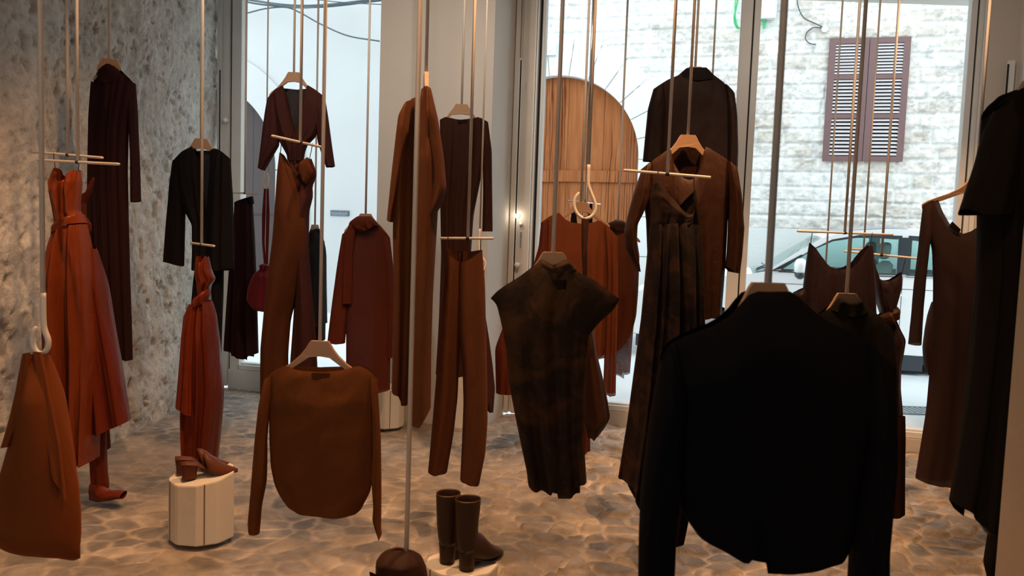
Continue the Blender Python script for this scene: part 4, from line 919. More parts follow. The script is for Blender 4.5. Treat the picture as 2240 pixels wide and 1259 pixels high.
# --- camel coat, edge-on hanger
hanger(932, 160, 3.5, -80, 'hanger seen nearly edge on inside the long camel coat', wide=.62, drop=1.0)
garment('camel_coat', 'long open camel brown wool coat seen half from the side', 'coat', 3.5, 'camel', [
 ('left_front', dict(T=[(888, 226), (900, 214), (914, 205)], L=[(888, 226), (872, 250), (866, 320), (859, 420), (857, 520), (860, 640), (857, 760), (855, 855)], R=[(914, 205), (908, 300), (906, 400), (904, 520), (900, 650), (896, 800), (892, 886)], B=[(855, 855), (876, 860), (878, 886), (892, 887)], th=.10, amp=.03, k=1.5, hm=.35, nt=60, dz=.05, seed=3), None),
 ('right_front', dict(T=[(926, 204), (936, 198), (944, 201)], L=[(926, 204), (920, 280), (914, 400), (910, 520), (908, 650), (905, 800), (901, 890)], R=[(944, 201), (956, 250), (964, 330), (962, 430), (956, 530), (949, 640), (945, 760), (944, 885)], B=[(901, 890), (906, 903), (915, 910), (930, 910), (944, 888)], th=.13, amp=.035, k=1.6, hm=.35, nt=60, dz=-.07, seed=5), None),
 ('sleeve', dict(T=[(940, 199), (949, 205)], L=[(940, 199), (934, 300), (930, 400), (922, 458)], R=[(949, 205), (964, 270), (976, 350), (982, 415), (972, 450), (952, 481)], B=[(922, 458), (940, 464), (952, 481)], th=.07, amp=.012, k=2, dz=-.12), None),
 ('sleeve', dict(T=[(884, 228), (896, 220)], L=[(884, 228), (872, 252), (864, 320), (855, 400), (847, 481)], R=[(896, 220), (896, 300), (886, 400), (868, 486)], B=[(847, 481), (858, 486), (868, 486)], th=.06, amp=.01, k=2, dz=.0), None),
 ('shoulder_flap', dict(T=[(905, 205), (928, 200)], L=[(905, 205), (903, 260), (905, 330)], R=[(928, 200), (924, 260), (918, 330)], th=.012, amp=.003, k=1, dz=.12, nt=12), 'black')])
# --- dark chestnut dress by the pillar
hanger(1010, 228, 5.0, 0, 'hanger inside the chestnut dress before the middle pillar', wide=.62, drop=.85)
g = garment('chestnut_dress', 'long dark chestnut dress with long sleeves before the middle pillar', 'dress', 5.0, 'dark_brown', [
 ('body', dict(T=[(962, 262), (975, 256), (985, 259), (1010, 263), (1038, 259), (1046, 256), (1066, 268)], L=[(962, 262), (963, 350), (963, 450), (965, 560), (960, 700), (953, 818)], R=[(1066, 268), (1060, 340), (1050, 400), (1036, 470), (1030, 560), (1045, 700), (1056, 820)], th=.07, amp=.022, k=5, seed=2, nt=50, ns=34), None),
 ('sleeve', dict(T=[(1050, 258), (1068, 268)], L=[(1050, 258), (1056, 330), (1057, 420), (1055, 506)], R=[(1068, 268), (1076, 330), (1077, 420), (1078, 506)], th=.04, amp=.005, k=1.5, dz=-.02), None),
 ('neck_label', dict(T=[(1003, 263), (1022, 263)], L=[(1003, 263), (1003, 270)], R=[(1022, 263), (1022, 270)], th=.001, amp=0, k=1, dz=-.035, nt=4, ns=6, sm=0, wrk=0), 'black')])
# --- gabardine trousers on bar
tbar((963, 521, 3.75), (1080, 521, 3.7), 1023, 'level crossbar above the tan trousers')
g = garment('tan_trousers', 'tan brown straight trousers hanging from a level crossbar', 'trousers', 3.75, 'tan_cloth', [
 ('leg', dict(T=[(977, 543), (986, 557), (1000, 569), (1012, 573)], L=[(977, 543), (973, 600), (967, 680), (958, 780), (948, 900), (943, 960), (937, 1026)], R=[(1012, 573), (1013, 640), (1008, 720), (1004, 800), (1001, 870), (992, 950), (978, 1031)], B=[(937, 1026), (958, 1031), (978, 1031)], T2=[(977, 543), (995, 548), (1012, 552)], th=.07, amp=.02, k=1.6, hm=.4, dz=.0, tt=.75, nt=56, ampt=.6), None),
 ('leg', dict(T=[(1004, 572), (1020, 571), (1038, 560), (1055, 546)], L=[(1004, 572), (1002, 640), (1003, 720), (1012, 800), (1014, 880), (1011, 960), (1007, 1042)], R=[(1055, 546), (1061, 620), (1064, 740), (1066, 830), (1067, 920), (1062, 990), (1049, 1055)], B=[(1007, 1042), (1028, 1052), (1049, 1055)], T2=[(1004, 552), (1030, 550), (1055, 546)], th=.075, amp=.02, k=1.6, hm=.4, dz=-.008, tt=.75, nt=56, ampt=.6), None)])
cords([((980, 521), (978, 546)), ((1052, 521), (1051, 549))], 3.73, g)
# --- burgundy brown bag behind the trousers
hook([(1050, 500), (1048, 540), (1054, 560), (1062, 575), (1058, 590), (1048, 588), (1044, 578)], 4.7, 'thin pale hooked rod partly hidden behind the tan trousers', .0055)
garment('long_shoulder_bag', 'dark wine brown bag hanging low behind the tan trousers', 'bag', 4.7, 'plum', [
 ('body', dict(T=[(1035, 690), (1062, 690)], L=[(1035, 690), (1025, 760), (1030, 850), (1062, 892)], R=[(1062, 690), (1070, 740), (1078, 800), (1083, 850), (1079, 902)], B=[(1062, 892), (1070, 901), (1079, 902)], th=.07, amp=.012, k=2, closed=True), None),
 ('strap', dict(T=[(1050, 585), (1060, 585)], L=[(1050, 585), (1046, 640), (1038, 695)], R=[(1060, 585), (1058, 640), (1060, 695)], th=.008, amp=.001, k=1, nt=14), None)])
# --- dark printed cap sleeve top
hanger(1210, 551, 2.8, 0, 'hanger rising from the collar of the dark printed top', wide=.9, drop=1.2)
g = garment('printed_cap_sleeve_top', 'dark brown printed velvet top with pointed cap sleeves', 'top', 2.8, 'floral', [
 ('body', dict(T=[(1073, 652), (1086, 638), (1104, 625), (1135, 606), (1160, 588), (1176, 572), (1186, 566), (1195, 575), (1210, 580), (1226, 575), (1238, 566), (1250, 580), (1266, 596), (1300, 612), (1330, 634), (1356, 655)],
               L=[(1073, 652), (1086, 664), (1097, 708), (1106, 760), (1112, 830), (1125, 900), (1138, 965), (1152, 1030), (1155, 1058)], R=[(1356, 655), (1340, 680), (1312, 704), (1288, 733), (1285, 780), (1280, 860), (1277, 950), (1281, 1020), (1283, 1046)],
               B=[(1155, 1058), (1175, 1067), (1203, 1070), (1206, 1060), (1216, 1061), (1218, 1073), (1248, 1075), (1266, 1069), (1266, 1050), (1283, 1046)], th=.075, amp=.028, k=4, tt=.28, nt=64, ns=44, seed=9, ampt=.12), None),
 ('collar', dict(T=[(1176, 572), (1186, 566), (1210, 579), (1238, 566), (1248, 574)], L=[(1176, 572), (1166, 590), (1172, 604)], R=[(1248, 574), (1262, 590), (1254, 604)], B=[(1172, 604), (1212, 612), (1254, 604)], th=.04, amp=.006, k=3, dz=-.004, nt=14), 'floral'),
 ('neck_label', dict(T=[(1193, 610), (1236, 610)], L=[(1193, 610), (1194, 630)], R=[(1236, 610), (1236, 630)], th=.001, amp=0, k=1, dz=-.05, nt=4, ns=6, sm=0, wrk=0), 'black')])
# --- strap bag on loop hook
hook([(1288, 360), (1287, 400), (1292, 418), (1299, 436), (1303, 453), (1299, 467), (1288, 476), (1274, 476), (1262, 466), (1256, 450), (1258, 434), (1267, 420)], 4.0, 'pale rod ending in a wide open loop before the pine gate', .0075)
g = garment('slim_strap_bag', 'dark brown soft bag on a very long strap from the loop hook', 'bag', 4.0, 'bag_brown', [
 ('strap', dict(T=[(1272, 473), (1289, 473)], L=[(1272, 473), (1272, 540), (1276, 640), (1272, 720)], R=[(1289, 473), (1285, 540), (1284, 640), (1300, 740)], th=.018, amp=.003, k=1.5, nt=40, ns=14), None),
 ('body', dict(T=[(1272, 700), (1292, 700)], L=[(1272, 700), (1270, 780), (1270, 860), (1276, 920), (1286, 957)], R=[(1292, 700), (1305, 770), (1320, 830), (1330, 880), (1335, 912), (1322, 935), (1308, 955)], B=[(1286, 957), (1298, 960), (1308, 955)], th=.07, amp=.02, k=2, closed=True, tt=.2), None)])
# --- silver bar with slip
A_, B_ = tbar((1241, 439, 5.35), (1315, 447, 5.3), 1280, 'silvery crossbar behind the loop hook', 'chrome')
g = garment('rust_slip_dress', 'rust slip dress mostly hidden behind the rust blouse', 'dress', 5.3, 'rust_cloth', [
 ('body', dict(T=[(1244, 520), (1268, 530), (1296, 520)], L=[(1244, 520), (1240, 700), (1232, 985)], R=[(1296, 520), (1292, 700), (1291, 986)], th=.06, amp=.015, k=4), None),
 ('strap', dict(T=[(1253, 446), (1259, 446)], L=[(1253, 446), (1248, 480), (1245, 524)], R=[(1259, 446), (1262, 480), (1266, 524)], th=.004, amp=0, k=1, nt=8, ns=6), 'black'),
 ('strap', dict(T=[(1290, 446), (1296, 446)], L=[(1290, 446), (1285, 480), (1282, 524)], R=[(1296, 446), (1296, 480), (1297, 524)], th=.004, amp=0, k=1, nt=8, ns=6), 'black')])
# --- rust sheer blouse
hanger(1271, 441, 4.9, 5, 'bare topped hanger under the loop hook holding the rust blouse', wide=.9, drop=1.05)
garment('rust_batwing_blouse', 'sheer rust orange blouse with long flared sleeves', 'blouse', 4.9, 'rust_sheer', [
 ('body', dict(T=[(1183, 487), (1200, 474), (1222, 464), (1236, 480), (1252, 487), (1275, 489), (1300, 486), (1310, 481), (1330, 494), (1350, 518)], L=[(1183, 487), (1178, 560), (1185, 650), (1210, 740), (1230, 788)], R=[(1350, 518), (1340, 600), (1335, 690), (1326, 755), (1316, 778)], B=[(1230, 788), (1275, 796), (1316, 778)], th=.06, amp=.022, k=5, nt=44, ns=36), None),
 ('sleeve', dict(T=[(1183, 487), (1200, 480)], L=[(1183, 487), (1178, 540), (1160, 600), (1125, 670), (1098, 720), (1083, 760), (1085, 857)], R=[(1200, 480), (1200, 560), (1190, 640), (1165, 730), (1135, 800), (1126, 857)], B=[(1085, 857), (1105, 859), (1126, 857)], th=.05, amp=.012, k=2, dz=-.02), 'rust_cloth'),
 ('sleeve', dict(T=[(1322, 492), (1350, 518)], L=[(1322, 492), (1326, 600), (1322, 740), (1318, 856)], R=[(1350, 518), (1350, 640), (1347, 760), (1345, 859)], B=[(1318, 856), (1332, 862), (1345, 859)], th=.05, amp=.014, k=2.5, dz=-.03), 'rust_sheer')])
# --- rose chiffon
hanger(1352, 480, 5.7, 25, 'far hanger half hidden behind the long printed dress', rot=-4)
garment('rose_chiffon_dress', 'sheer rose brown chiffon dress with dark collar near the pine gate', 'dress', 5.7, 'pink_sheer', [
 ('body', dict(T=[(1318, 505), (1335, 500), (1362, 503), (1392, 515)], L=[(1318, 505), (1316, 620), (1314, 700), (1300, 780)], R=[(1392, 515), (1399, 560), (1396, 640), (1392, 690), (1383, 725)], B=[(1300, 786), (1325, 778), (1345, 768), (1368, 748), (1383, 725)], th=.07, amp=.02, k=4), 'rust_sheer'),
 ('underskirt', dict(T=[(1350, 640), (1395, 640)], L=[(1350, 640), (1350, 740), (1345, 820)], R=[(1395, 640), (1386, 740), (1380, 818)], B=[(1345, 820), (1357, 823), (1365, 828), (1366, 820), (1380, 818)], th=.05, amp=.015, k=3, dz=.05), None),
 ('collar', dict(T=[(1330, 487), (1345, 482), (1366, 484)], L=[(1330, 487), (1324, 496), (1338, 503)], R=[(1366, 484), (1370, 492), (1366, 503)], B=[(1338, 503), (1352, 505), (1366, 503)], th=.05, amp=.005, k=2, dz=-.02, nt=10), 'bag_brown')])
# --- black shirt (far) and brown blouse
hanger(1521, 146, 4.7, 0, 'highest hanger on the right inside the black shirt')
garment('black_silk_shirt', 'black brown silk shirt with stand collar high on the right', 'shirt', 4.7, 'black_shirt', [
 ('body', dict(T=[(1436, 190), (1460, 175), (1482, 166), (1498, 152), (1545, 150), (1560, 165), (1580, 180), (1598, 200)], L=[(1436, 190), (1440, 260), (1443, 340), (1445, 420)], R=[(1598, 200), (1600, 280), (1598, 350), (1596, 420)], th=.06, amp=.012, k=3), None),
 ('sleeve', dict(T=[(1428, 196), (1450, 182)], L=[(1428, 196), (1416, 240), (1410, 300), (1405, 353)], R=[(1450, 182), (1455, 240), (1450, 300), (1446, 354)], th=.05, amp=.008, k=2, dz=-.02), None),
 ('sleeve', dict(T=[(1585, 185), (1605, 206)], L=[(1585, 185), (1586, 260), (1586, 320), (1585, 400)], R=[(1605, 206), (1610, 260), (1612, 330), (1610, 400)], th=.05, amp=.008, k=2, dz=-.02), None),
 ('collar', dict(T=[(1490, 160), (1500, 150), (1543, 149), (1555, 160)], L=[(1490, 160), (1487, 172)], R=[(1555, 160), (1560, 174)], B=[(1487, 172), (1522, 180), (1560, 174)], th=.04, amp=.003, k=1.5, dz=-.012, nt=8, sm=1), 'black')])
P = at(1557, 200, 5.0); t = empty('hanging_bar', P); tag(t, 'rod of a crossbar hidden behind the black silk shirt', 'hanging bar', 'pale crossbars on long rods')
b = MB(); b.tube([P, (P[0], P[1], CEIL)], .006, 12); b.build('rod', M['rod'], t, True)
b = MB(); b.tube([P + [-.2, 0, 0], P + [.1, 0.02, 0]], .0065, 12); b.build('crossbar', M['rod'], t, True)
hanger(1505, 295, 3.9, 0, 'hanger standing clear above the brown cowl blouse', wide=.9, drop=1.2)
garment('cowl_blouse', 'chocolate brown silky blouse with long full sleeves', 'blouse', 3.9, 'velvet_brown', [
 ('back', dict(T=[(1455, 332), (1480, 326), (1512, 322), (1548, 326)], L=[(1455, 332), (1460, 390), (1465, 440)], R=[(1548, 326), (1540, 390), (1536, 440)], th=.006, amp=.003, k=2, dz=.04, nt=14), 'dark_brown'),
 ('body', dict(T=[(1400, 372), (1428, 350), (1456, 330), (1465, 326), (1474, 360), (1490, 390), (1508, 396), (1524, 380), (1534, 345), (1540, 320), (1552, 326), (1580, 344), (1608, 368)], L=[(1400, 372), (1406, 430), (1413, 480), (1416, 560), (1420, 690)], R=[(1608, 368), (1598, 430), (1592, 480), (1588, 560), (1582, 640), (1578, 690)], B=[(1420, 690), (1500, 700), (1578, 690)], th=.07, amp=.024, k=5, tt=.4, nt=54, ns=44, seed=5), None),
 ('sleeve', dict(T=[(1402, 371), (1424, 353)], L=[(1402, 371), (1385, 420), (1372, 470), (1364, 510), (1368, 545), (1392, 592)], R=[(1424, 353), (1418, 430), (1405, 466), (1392, 490), (1390, 530), (1396, 592)], th=.06, amp=.012, k=2, dz=-.03), None),
 ('sleeve', dict(T=[(1588, 352), (1608, 368)], L=[(1588, 352), (1592, 440), (1590, 500), (1588, 550), (1585, 582)], R=[(1608, 368), (1616, 430), (1622, 500), (1617, 560), (1612, 597)], B=[(1585, 582), (1596, 594), (1612, 597)], th=.06, amp=.012, k=2, dz=-.03), None)])
# --- long printed gauze dress on bar
tbar((1364, 372, 3.55), (1555, 388, 3.45), 1460, 'long crossbar crossing in front of the brown cowl blouse')
g = garment('printed_strap_dress', 'very long black brown printed dress with deep neckline', 'dress', 3.5, 'floral2', [
 ('bodice', dict(T=[(1428, 402), (1436, 400), (1452, 415), (1470, 436), (1490, 462), (1508, 472), (1516, 460), (1514, 430), (1514, 412), (1522, 416)], L=[(1428, 402), (1422, 430), (1424, 460), (1422, 500)], R=[(1522, 416), (1527, 440), (1530, 470), (1532, 500)], T2=[(1428, 402), (1450, 440), (1490, 450), (1522, 416)], th=.06, amp=.014, k=4, tt=.7, seed=2, ampt=.8), None),
 ('skirt', dict(T=[(1422, 492), (1475, 488), (1532, 492)], L=[(1422, 492), (1412, 600), (1402, 700), (1388, 800), (1372, 920), (1352, 1044)], R=[(1532, 492), (1535, 600), (1540, 750), (1540, 900), (1520, 1030), (1492, 1160)], B=[(1352, 1044), (1378, 1050), (1384, 1085), (1396, 1104), (1440, 1115), (1466, 1188), (1480, 1186), (1492, 1166)], th=.13, amp=.05, k=7, tt=.5, nt=70, ns=60, seed=11, ampt=.2), None)])
cords([((1440, 378), (1432, 404)), ((1517, 385), (1519, 418))], 3.48, g)
# --- centre-right: small bars by the car
tbar((1744, 505, 4.3), (1953, 513, 4.6), 1848, 'crossbar in front of the car roof')
g = garment('scoop_slip_dress', 'dark mauve slip dress with a wide scooped neck before the car', 'dress', 4.4, 'dark_mauve', [
 ('body', dict(T=[(1770, 530), (1778, 540), (1792, 562), (1808, 582), (1830, 588), (1852, 586), (1872, 572), (1886, 550), (1900, 535), (1909, 540)], L=[(1770, 530), (1764, 570), (1758, 620), (1752, 700), (1750, 850), (1748, 1000)], R=[(1909, 540), (1912, 600), (1914, 680), (1918, 800), (1920, 1000)], th=.08, amp=.03, k=5, tt=.6, nt=50, ns=40, seed=3), None),
 ('side_knot', dict(T=[(1735, 640), (1765, 626)], L=[(1735, 640), (1728, 655), (1740, 680)], R=[(1765, 626), (1768, 650), (1766, 680)], th=.04, amp=.01, k=2, closed=True, nt=16), None)])
cords([((1777, 508), (1773, 533)), ((1908, 512), (1903, 536))], 4.45, g)
tbar((1846, 549, 4.75), (2007, 565, 4.6), 1929, 'lower crossbar reaching towards the sheer mauve dress')
P = at(1889, 545, 5.2); t = empty('hanging_bar', P); tag(t, 'far rod whose crossbar hides behind the scooped slip dress', 'hanging bar', 'pale crossbars on long rods')
b = MB(); b.tube([P, (P[0], P[1], CEIL)], .006, 12); b.build('rod', M['rod'], t, True); b = MB(); b.tube([P + [-.1, 0, 0], P + [.02, 0, 0]], .006, 10); b.build('crossbar', M['rod'], t, True)
P = at(1805, 600, 5.3); t = empty('hanging_bar', P); tag(t, 'leftmost far rod ending behind the scooped slip dress', 'hanging bar', 'pale crossbars on long rods')
b = MB(); b.tube([P, (P[0], P[1], CEIL)], .006, 12); b.build('rod', M['rod'], t, True); b = MB(); b.tube([P + [-.05, 0, 0], P + [.2, 0, 0]], .006, 10); b.build('crossbar', M['rod'], t, True)
g = garment('knotted_strap_dress', 'dark brown satin strap dress with a knotted waist right of the scoop', 'dress', 4.7, 'dark_mauve', [
 ('bodice', dict(T=[(1904, 560), (1912, 580), (1918, 608), (1930, 614), (1948, 612), (1960, 605), (1973, 594)], L=[(1904, 560), (1910, 620), (1918, 660), (1928, 690)], R=[(1973, 594), (1970, 630), (1960, 665), (1955, 690)], th=.05, amp=.018, k=4, tt=.6, nt=26), None),
 ('knot', dict(T=[(1915, 690), (1940, 676), (1960, 670)], L=[(1915, 690), (1918, 705), (1930, 712)], R=[(1960, 670), (1964, 680), (1958, 696)], B=[(1930, 712), (1945, 706), (1958, 696)], th=.06, amp=.014, k=3, dz=-.02, closed=True, nt=14), 'velvet_brown'),
 ('skirt', dict(T=[(1922, 700), (1958, 694)], L=[(1922, 700), (1912, 800), (1910, 935)], R=[(1958, 694), (1968, 720), (1979, 742), (1974, 775), (1969, 800), (1968, 850), (1972, 890), (1974, 935)], th=.06, amp=.02, k=3, nt=40), None)])
cords([((1982, 563), (1973, 596))], 4.65, g, ) if g else None
# --- black high-neck dress
hanger(1852, 641, 3.1, 0, 'hanger in the collar of the black high neck dress', wide=.8, drop=1.25)
garment('high_neck_dress', 'black high neck dress half hidden behind the near black jacket', 'dress', 3.1, 'tee', [
 ('body', dict(T=[(1788, 688), (1806, 676), (1822, 664), (1832, 652), (1850, 656), (1874, 651), (1884, 664), (1900, 676), (1925, 694), (1946, 716), (1957, 745)], L=[(1788, 688), (1784, 800), (1786, 950), (1790, 1100)], R=[(1957, 745), (1960, 850), (1962, 950), (1960, 1050), (1957, 1108)], B=[(1790, 1100), (1880, 1118), (1940, 1117), (1941, 1108), (1957, 1108)], th=.07, amp=.016, k=3, tt=.3, nt=44), None),
 ('collar', dict(T=[(1826, 656), (1832, 650), (1850, 655), (1874, 649), (1882, 660)], L=[(1826, 656), (1812, 676)], R=[(1882, 660), (1896, 680)], B=[(1812, 676), (1852, 690), (1896, 680)], th=.045, amp=.008, k=3, dz=-.01, nt=10), 'tee'),
 ('inner_panel', dict(T=[(1930, 900), (1960, 900)], L=[(1930, 900), (1932, 1118)], R=[(1960, 900), (1958, 1108)], th=.02, amp=.004, k=1, dz=-.075, nt=14), 'dark_brown')])
# --- mauve knit dress
hanger(2136, 392, 3.85, 0, 'tilted hanger at the right holding the sheer mauve dress', wide=1.22, drop=.95)
garment('mauve_knit_dress', 'long sheer mauve brown knit dress with one hanging sleeve', 'dress', 3.8, 'mauve_knit', [
 ('body', dict(T=[(2016, 452), (2030, 444), (2048, 436), (2056, 462), (2070, 488), (2086, 503), (2102, 513), (2128, 508), (2160, 485), (2200, 440)], L=[(2016, 452), (2028, 500), (2040, 550), (2043, 620), (2042, 700), (2037, 800), (2028, 900), (2015, 980), (2004, 1046)], R=[(2200, 440), (2190, 600), (2180, 720), (2170, 850), (2160, 960), (2150, 1058)], B=[(2004, 1046), (2022, 1052), (2045, 1057), (2088, 1060), (2150, 1058)], th=.06, amp=.012, k=3, nt=50, tt=.4), None),
 ('sleeve', dict(T=[(2013, 448), (2030, 444)], L=[(2013, 448), (2006, 540), (1996, 620), (1989, 700), (1983, 751)], R=[(2030, 444), (2024, 520), (2017, 580), (2009, 660), (2004, 748)], B=[(1983, 751), (1996, 751), (2004, 748)], th=.04, amp=.004, k=1.5, dz=-.03), None),
 ('sheer_overlay', dict(T=[(2142, 500), (2170, 480)], L=[(2142, 500), (2126, 580), (2112, 680), (2100, 780), (2090, 950)], R=[(2170, 480), (2165, 700), (2150, 950)], th=.03, amp=.01, k=3, dz=-.10), None),
 ('neck_label', dict(T=[(2074, 484), (2093, 502)], L=[(2074, 484), (2066, 495)], R=[(2093, 502), (2088, 511)], th=.001, amp=0, k=1, dz=-.035, nt=4, ns=6, sm=0, wrk=0), 'tee')])
garment('far_rounded_bag', 'dark bag curving out just left of the mauve dress', 'bag', 4.6, 'bag_brown', [
 ('body', dict(T=[(2040, 660), (2060, 660)], L=[(2040, 660), (2028, 720), (2023, 760), (2026, 800), (2032, 820)], R=[(2060, 660), (2064, 740), (2060, 820)], th=.06, amp=.01, k=2, closed=True), None)])
# --- black tee dress, right
hanger(2268, 176, 2.3, -5, 'hanger beyond the right edge inside the black tee dress', wide=.62, drop=1.4)
garment('black_tee_dress', 'long black tee shaped dress at the right edge', 'dress', 2.3, 'tee', [
 ('body', dict(T=[(2150, 262), (2172, 230), (2200, 206), (2235, 192), (2262, 196), (2290, 192), (2340, 230)], L=[(2150, 262), (2150, 360), (2150, 470), (2148, 600), (2136, 730), (2118, 880), (2100, 1000), (2083, 1098)], R=[(2340, 230), (2345, 500), (2330, 900), (2320, 1120)], B=[(2083, 1098), (2100, 1104), (2116, 1128), (2140, 1150), (2145, 1122), (2200, 1122), (2320, 1120)], th=.08, amp=.03, k=4, tt=.4, nt=50, ns=40), None),
 ('sleeve', dict(T=[(2152, 250), (2180, 222)], L=[(2152, 250), (2138, 300), (2115, 375), (2085, 458)], R=[(2180, 222), (2190, 320), (2176, 470)], B=[(2085, 458), (2098, 471), (2140, 471), (2176, 470)], th=.07, amp=.008, k=1.5, dz=-.06), None),
 ('inner_hem', dict(T=[(2118, 1080), (2160, 1080)], L=[(2118, 1080), (2118, 1124), (2136, 1151)], R=[(2160, 1080), (2146, 1110), (2144, 1152)], th=.02, amp=.004, k=1, dz=-.05, nt=12), 'velvet_brown')])
garment('black_coat_tail', 'black garment tail hanging low beside the beige wall edge at lower right', 'garment', 2.7, 'tee', [
 ('tail', dict(T=[(2172, 1130), (2230, 1130)], L=[(2172, 1130), (2166, 1180), (2157, 1235), (2172, 1290)], R=[(2230, 1130), (2235, 1290)], th=.05, amp=.01, k=2), None)])
# --- near black jacket
hanger(1680, 618, 1.76, 0, 'large blurred hanger in the collar of the near black jacket', rr=.0085, wide=.8, drop=1.5)
garment('near_black_jacket', 'large near black wool jacket with long sleeves in the right foreground', 'jacket', 1.76, 'black_wool', [
 ('body', dict(T=[(1442, 785), (1462, 750), (1500, 730), (1560, 706), (1592, 684), (1620, 650), (1638, 634), (1680, 636), (1722, 634), (1742, 650), (1765, 672), (1800, 700), (1870, 732), (1912, 758), (1928, 790)],
               L=[(1442, 785), (1462, 880), (1474, 980), (1480, 1060), (1492, 1120), (1525, 1168)], R=[(1928, 790), (1915, 880), (1892, 980), (1875, 1080), (1866, 1140), (1856, 1185)],
               B=[(1525, 1168), (1570, 1184), (1613, 1204), (1618, 1190), (1652, 1196), (1654, 1222), (1700, 1223), (1770, 1218), (1825, 1212), (1856, 1185)], th=.08, amp=.012, k=2, tt=.35, nt=50, ns=36), None),
 ('sleeve', dict(T=[(1442, 785), (1475, 745)], L=[(1442, 785), (1428, 860), (1412, 960), (1400, 1060), (1395, 1160), (1393, 1300)], R=[(1475, 745), (1500, 860), (1490, 960), (1482, 1060), (1472, 1180), (1467, 1300)], th=.06, amp=.008, k=1.5, dz=-.02), None),
 ('sleeve', dict(T=[(1890, 745), (1928, 790)], L=[(1890, 745), (1885, 880), (1885, 1000), (1872, 1100), (1856, 1190), (1852, 1300)], R=[(1928, 790), (1943, 880), (1944, 1000), (1936, 1100), (1928, 1200), (1928, 1300)], th=.06, amp=.008, k=1.5, dz=-.02), None)])

# ================================================================= PEDESTALS AND SHOES
def pedestal(cx, cy, hgt, r, label, tilt=(0, 0), seed=0):
    rs = random.Random(seed); n = 40; base = np.array([cx, cy, 0.0])
    rad = []
    for i in range(n):
        t = 2 * math.pi * i / n; facet = 1 / math.cos(((t * 9 / (2 * math.pi)) % 1 - .5) * 2 * math.pi / 9) 
        rad.append(r * facet * .97 * (1 + .03 * math.sin(2 * t + seed)))
    rings = []
    for z, f in ((0.0, .985), (.006, 1), (hgt * .5, 1.0), (hgt - .008, 1.0), (hgt, .985)):
        rings.append([(cx + rad[i] * f * math.cos(2 * math.pi * i / n), cy + .93 * rad[i] * f * math.sin(2 * math.pi * i / n), z + (z / hgt) * (tilt[0] * math.cos(2 * math.pi * i / n) + tilt[1] * math.sin(2 * math.pi * i / n))) for i in range(n)])
    t_ = empty('pedestal', (cx, cy, 0)); tag(t_, label, 'pedestal', 'whitewashed log pedestals')
    b = MB(); b.loft(rings); b.build('log', M['pedestal'], t_, bevel=.002)
    for ang in (-1.15, -2.6):
        a_ = ang; i = int((a_ % (2 * math.pi)) / (2 * math.pi) * n); rr = rad[i] * 1.002
        x, y = cx + rr * math.cos(a_), cy + .93 * rr * math.sin(a_); tx, ty = -math.sin(a_), math.cos(a_)
        b = MB(); w = .0022; zt_ = hgt + tilt[0] * math.cos(a_) + tilt[1] * math.sin(a_)
        b.add([(x - tx * w, y - ty * w, .004), (x + tx * w, y + ty * w, .004), (x + tx * w * 1.3, y + ty * w, zt_ - .003), (x - tx * w, y - ty * w, zt_ - .003), (x - math.cos(a_) * .012, y - math.sin(a_) * .012, .004), (x - math.cos(a_) * .012, y - math.sin(a_) * .012, zt_ - .003)], [(0, 1, 2, 3), (0, 3, 5, 4), (1, 4, 5, 2)])
        b.build('crack', M['pedestal_crack'], t_)
    return hgt
def ftr(org, ang, mir=1):
    c, s = math.cos(ang), math.sin(ang)
    return lambda x, y, z: (org[0] + x * c - y * mir * s, org[1] + x * s + y * mir * c, org[2] + z)
def mule(org, ang, label):
    T = ftr(org, ang); t = empty('mule_shoe', org); tag(t, label, 'shoe', 'pair of rust leather mules')
    # sole: x 0 (heel) .. .25 (toe)
    sec = [(0, .026, .072), (.03, .031, .071), (.07, .030, .062), (.11, .030, .040), (.15, .038, .018), (.18, .040, .010), (.21, .034, .009), (.235, .020, .010), (.252, .006, .012)]
    b = MB(); rings = []
    for x, w, z in sec:
        rings.append([T(x, w * math.cos(p), z + .009 * math.sin(p)) for p in np.linspace(0, 2 * math.pi, 17)[:-1]])
    b.loft(rings); b.build('sole', M['mule'], t, True)
    b = MB(); rings = []
    for z, f, dx in ((0, .86, 0), (.03, .9, .0), (.055, 1.0, .0), (.069, 1.08, .003)):
        rings.append([T(.036 + dx + .037 * f * math.copysign(abs(math.cos(p)) ** .6, math.cos(p)), .026 * f * math.copysign(abs(math.sin(p)) ** .7, math.sin(p)), z) for p in np.linspace(0, 2 * math.pi, 21)[:-1]])
    b.loft(rings); b.build('heel', M['mule'], t, False, bevel=.002)
    b = MB(); rings = []
    for x, w, z0, h in ((.112, .041, .036, .074), (.130, .045, .024, .084), (.152, .047, .014, .078), (.175, .046, .008, .060), (.200, .041, .007, .043), (.222, .031, .007, .031), (.240, .018, .009, .020), (.252, .004, .011, .009)):
        lean = .018 * (1 - (x - .105) / .16)
        rings.append([T(x - lean * math.sin(p), w * math.cos(p), z0 + h * math.sin(p)) for p in np.linspace(0, math.pi, 17)])
    b.loft(rings, cap=False, closed=False); o = b.build('vamp', M['mule'], t, True)
    m = o.modifiers.new('thick', 'SOLIDIFY'); m.thickness = .003
c1 = floor_pt(441, 1196); p1y = 3.60; p1x = (at(442, 1196, p1y))[0]
pedestal(p1x, p1y, .305, .142, 'white log pedestal under the rust mules', (.012, .02), 1)
mule((p1x - .066, p1y - .085, .300), math.radians(30), 'nearer rust leather mule on the left pedestal')
mule((p1x - .120, p1y - .018, .303), math.radians(30), 'farther rust leather mule set behind its mate')
p2y = 2.98; p2x = at(1010, 1200, p2y)[0]
ph = .185
pedestal(p2x, p2y, ph, .137, 'low white log pedestal under the ankle boots at the bottom edge', (0, 0), 2)
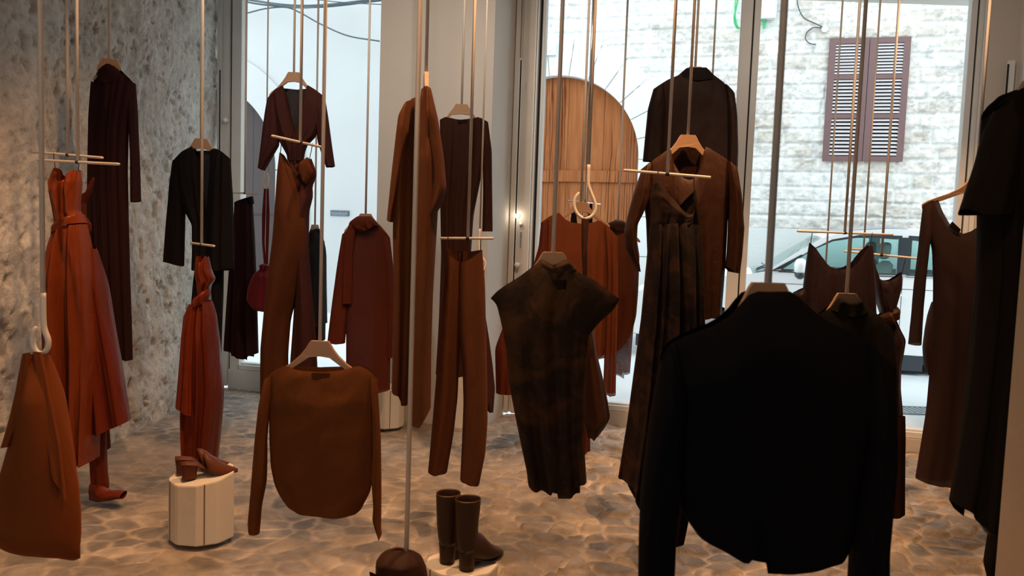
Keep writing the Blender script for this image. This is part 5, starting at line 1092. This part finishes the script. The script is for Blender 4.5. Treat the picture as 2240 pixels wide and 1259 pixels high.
p3 = floor_pt(836, 936); pedestal(p3[0], p3[1] + .1, .292, .142, 'far white log pedestal behind the sienna sweater', (0, 0), 3)
g = garment('dark_clutch', 'dark brown clutch lying on the far pedestal', 'bag', p3[1] + .05, 'bag_brown', [('body', dict(T=[(812, 855), (838, 850), (858, 848)], L=[(812, 855), (812, 862)], R=[(858, 848), (866, 856)], B=[(812, 862), (840, 863), (866, 857)], th=.05, amp=.004, k=1, nt=8, sm=1), None)])
def boot(org, ang, label):
    T = ftr(org, ang); t = empty('ankle_boot', org); tag(t, label, 'boot', 'pair of dark brown ankle boots')
    # centre path with tilt: (x, z, half length, half width, tilt from horizontal)
    sec = [(0, .290, .054, .046, -.06), (0, .285, .055, .047, -.04), (.0, .24, .052, .045, 0), (-.002, .19, .047, .042, 0), (.0, .15, .045, .040, .05), (.004, .125, .048, .038, .25), (.014, .102, .056, .037, .6), (.045, .078, .058, .038, .95), (.085, .054, .046, .041, 1.15), (.12, .038, .034, .042, 1.3), (.155, .028, .025, .037, 1.45), (.185, .021, .017, .024, 1.5), (.205, .016, .007, .008, 1.55)]
    b = MB(); rings = []
    for x, z, a_, w, ti in sec:
        ca, sa = math.cos(ti), math.sin(ti)
        rings.append([T(x + a_ * math.cos(p) * ca, w * math.sin(p), z + a_ * math.cos(p) * sa) for p in np.linspace(0, 2 * math.pi, 29)[:-1]])
    b.loft(rings[1:], cap=False); o = b.build('upper', M['boot'], t, True)
    m = o.modifiers.new('thick', 'SOLIDIFY'); m.thickness = .004
    m = o.modifiers.new('sub', 'SUBSURF'); m.levels = 1; m.render_levels = 1
    b = MB(); rings = []
    for z, f in ((0, .9), (.03, .93), (.06, 1.0), (.085, 1.05)):
        rings.append([T(.004 + .032 * f * math.cos(p), .033 * f * math.sin(p), z) for p in np.linspace(0, 2 * math.pi, 25)[:-1]])
    b.loft(rings); b.build('heel', M['boot'], t, True)
    b = MB(); rings = []
    for x, w, z in ((.0, .028, .052), (.04, .030, .036), (.08, .036, .016), (.12, .041, .006), (.16, .037, .005), (.19, .022, .008), (.208, .006, .012)):
        rings.append([T(x, w * math.cos(p), z + .005 * math.sin(p)) for p in np.linspace(0, 2 * math.pi, 15)[:-1]])
    b.loft(rings); b.build('sole', M['shoe_in'], t, True)
boot((p2x - .058, p2y - .005, ph + .001), math.radians(62), 'left ankle boot of the pair on the low pedestal')
boot((p2x + .022, p2y - .062, ph + .001), math.radians(48), 'right ankle boot of the pair standing nearer the view')

for o in bpy.data.objects:
    if '_wo' in o.keys(): del o['_wo']
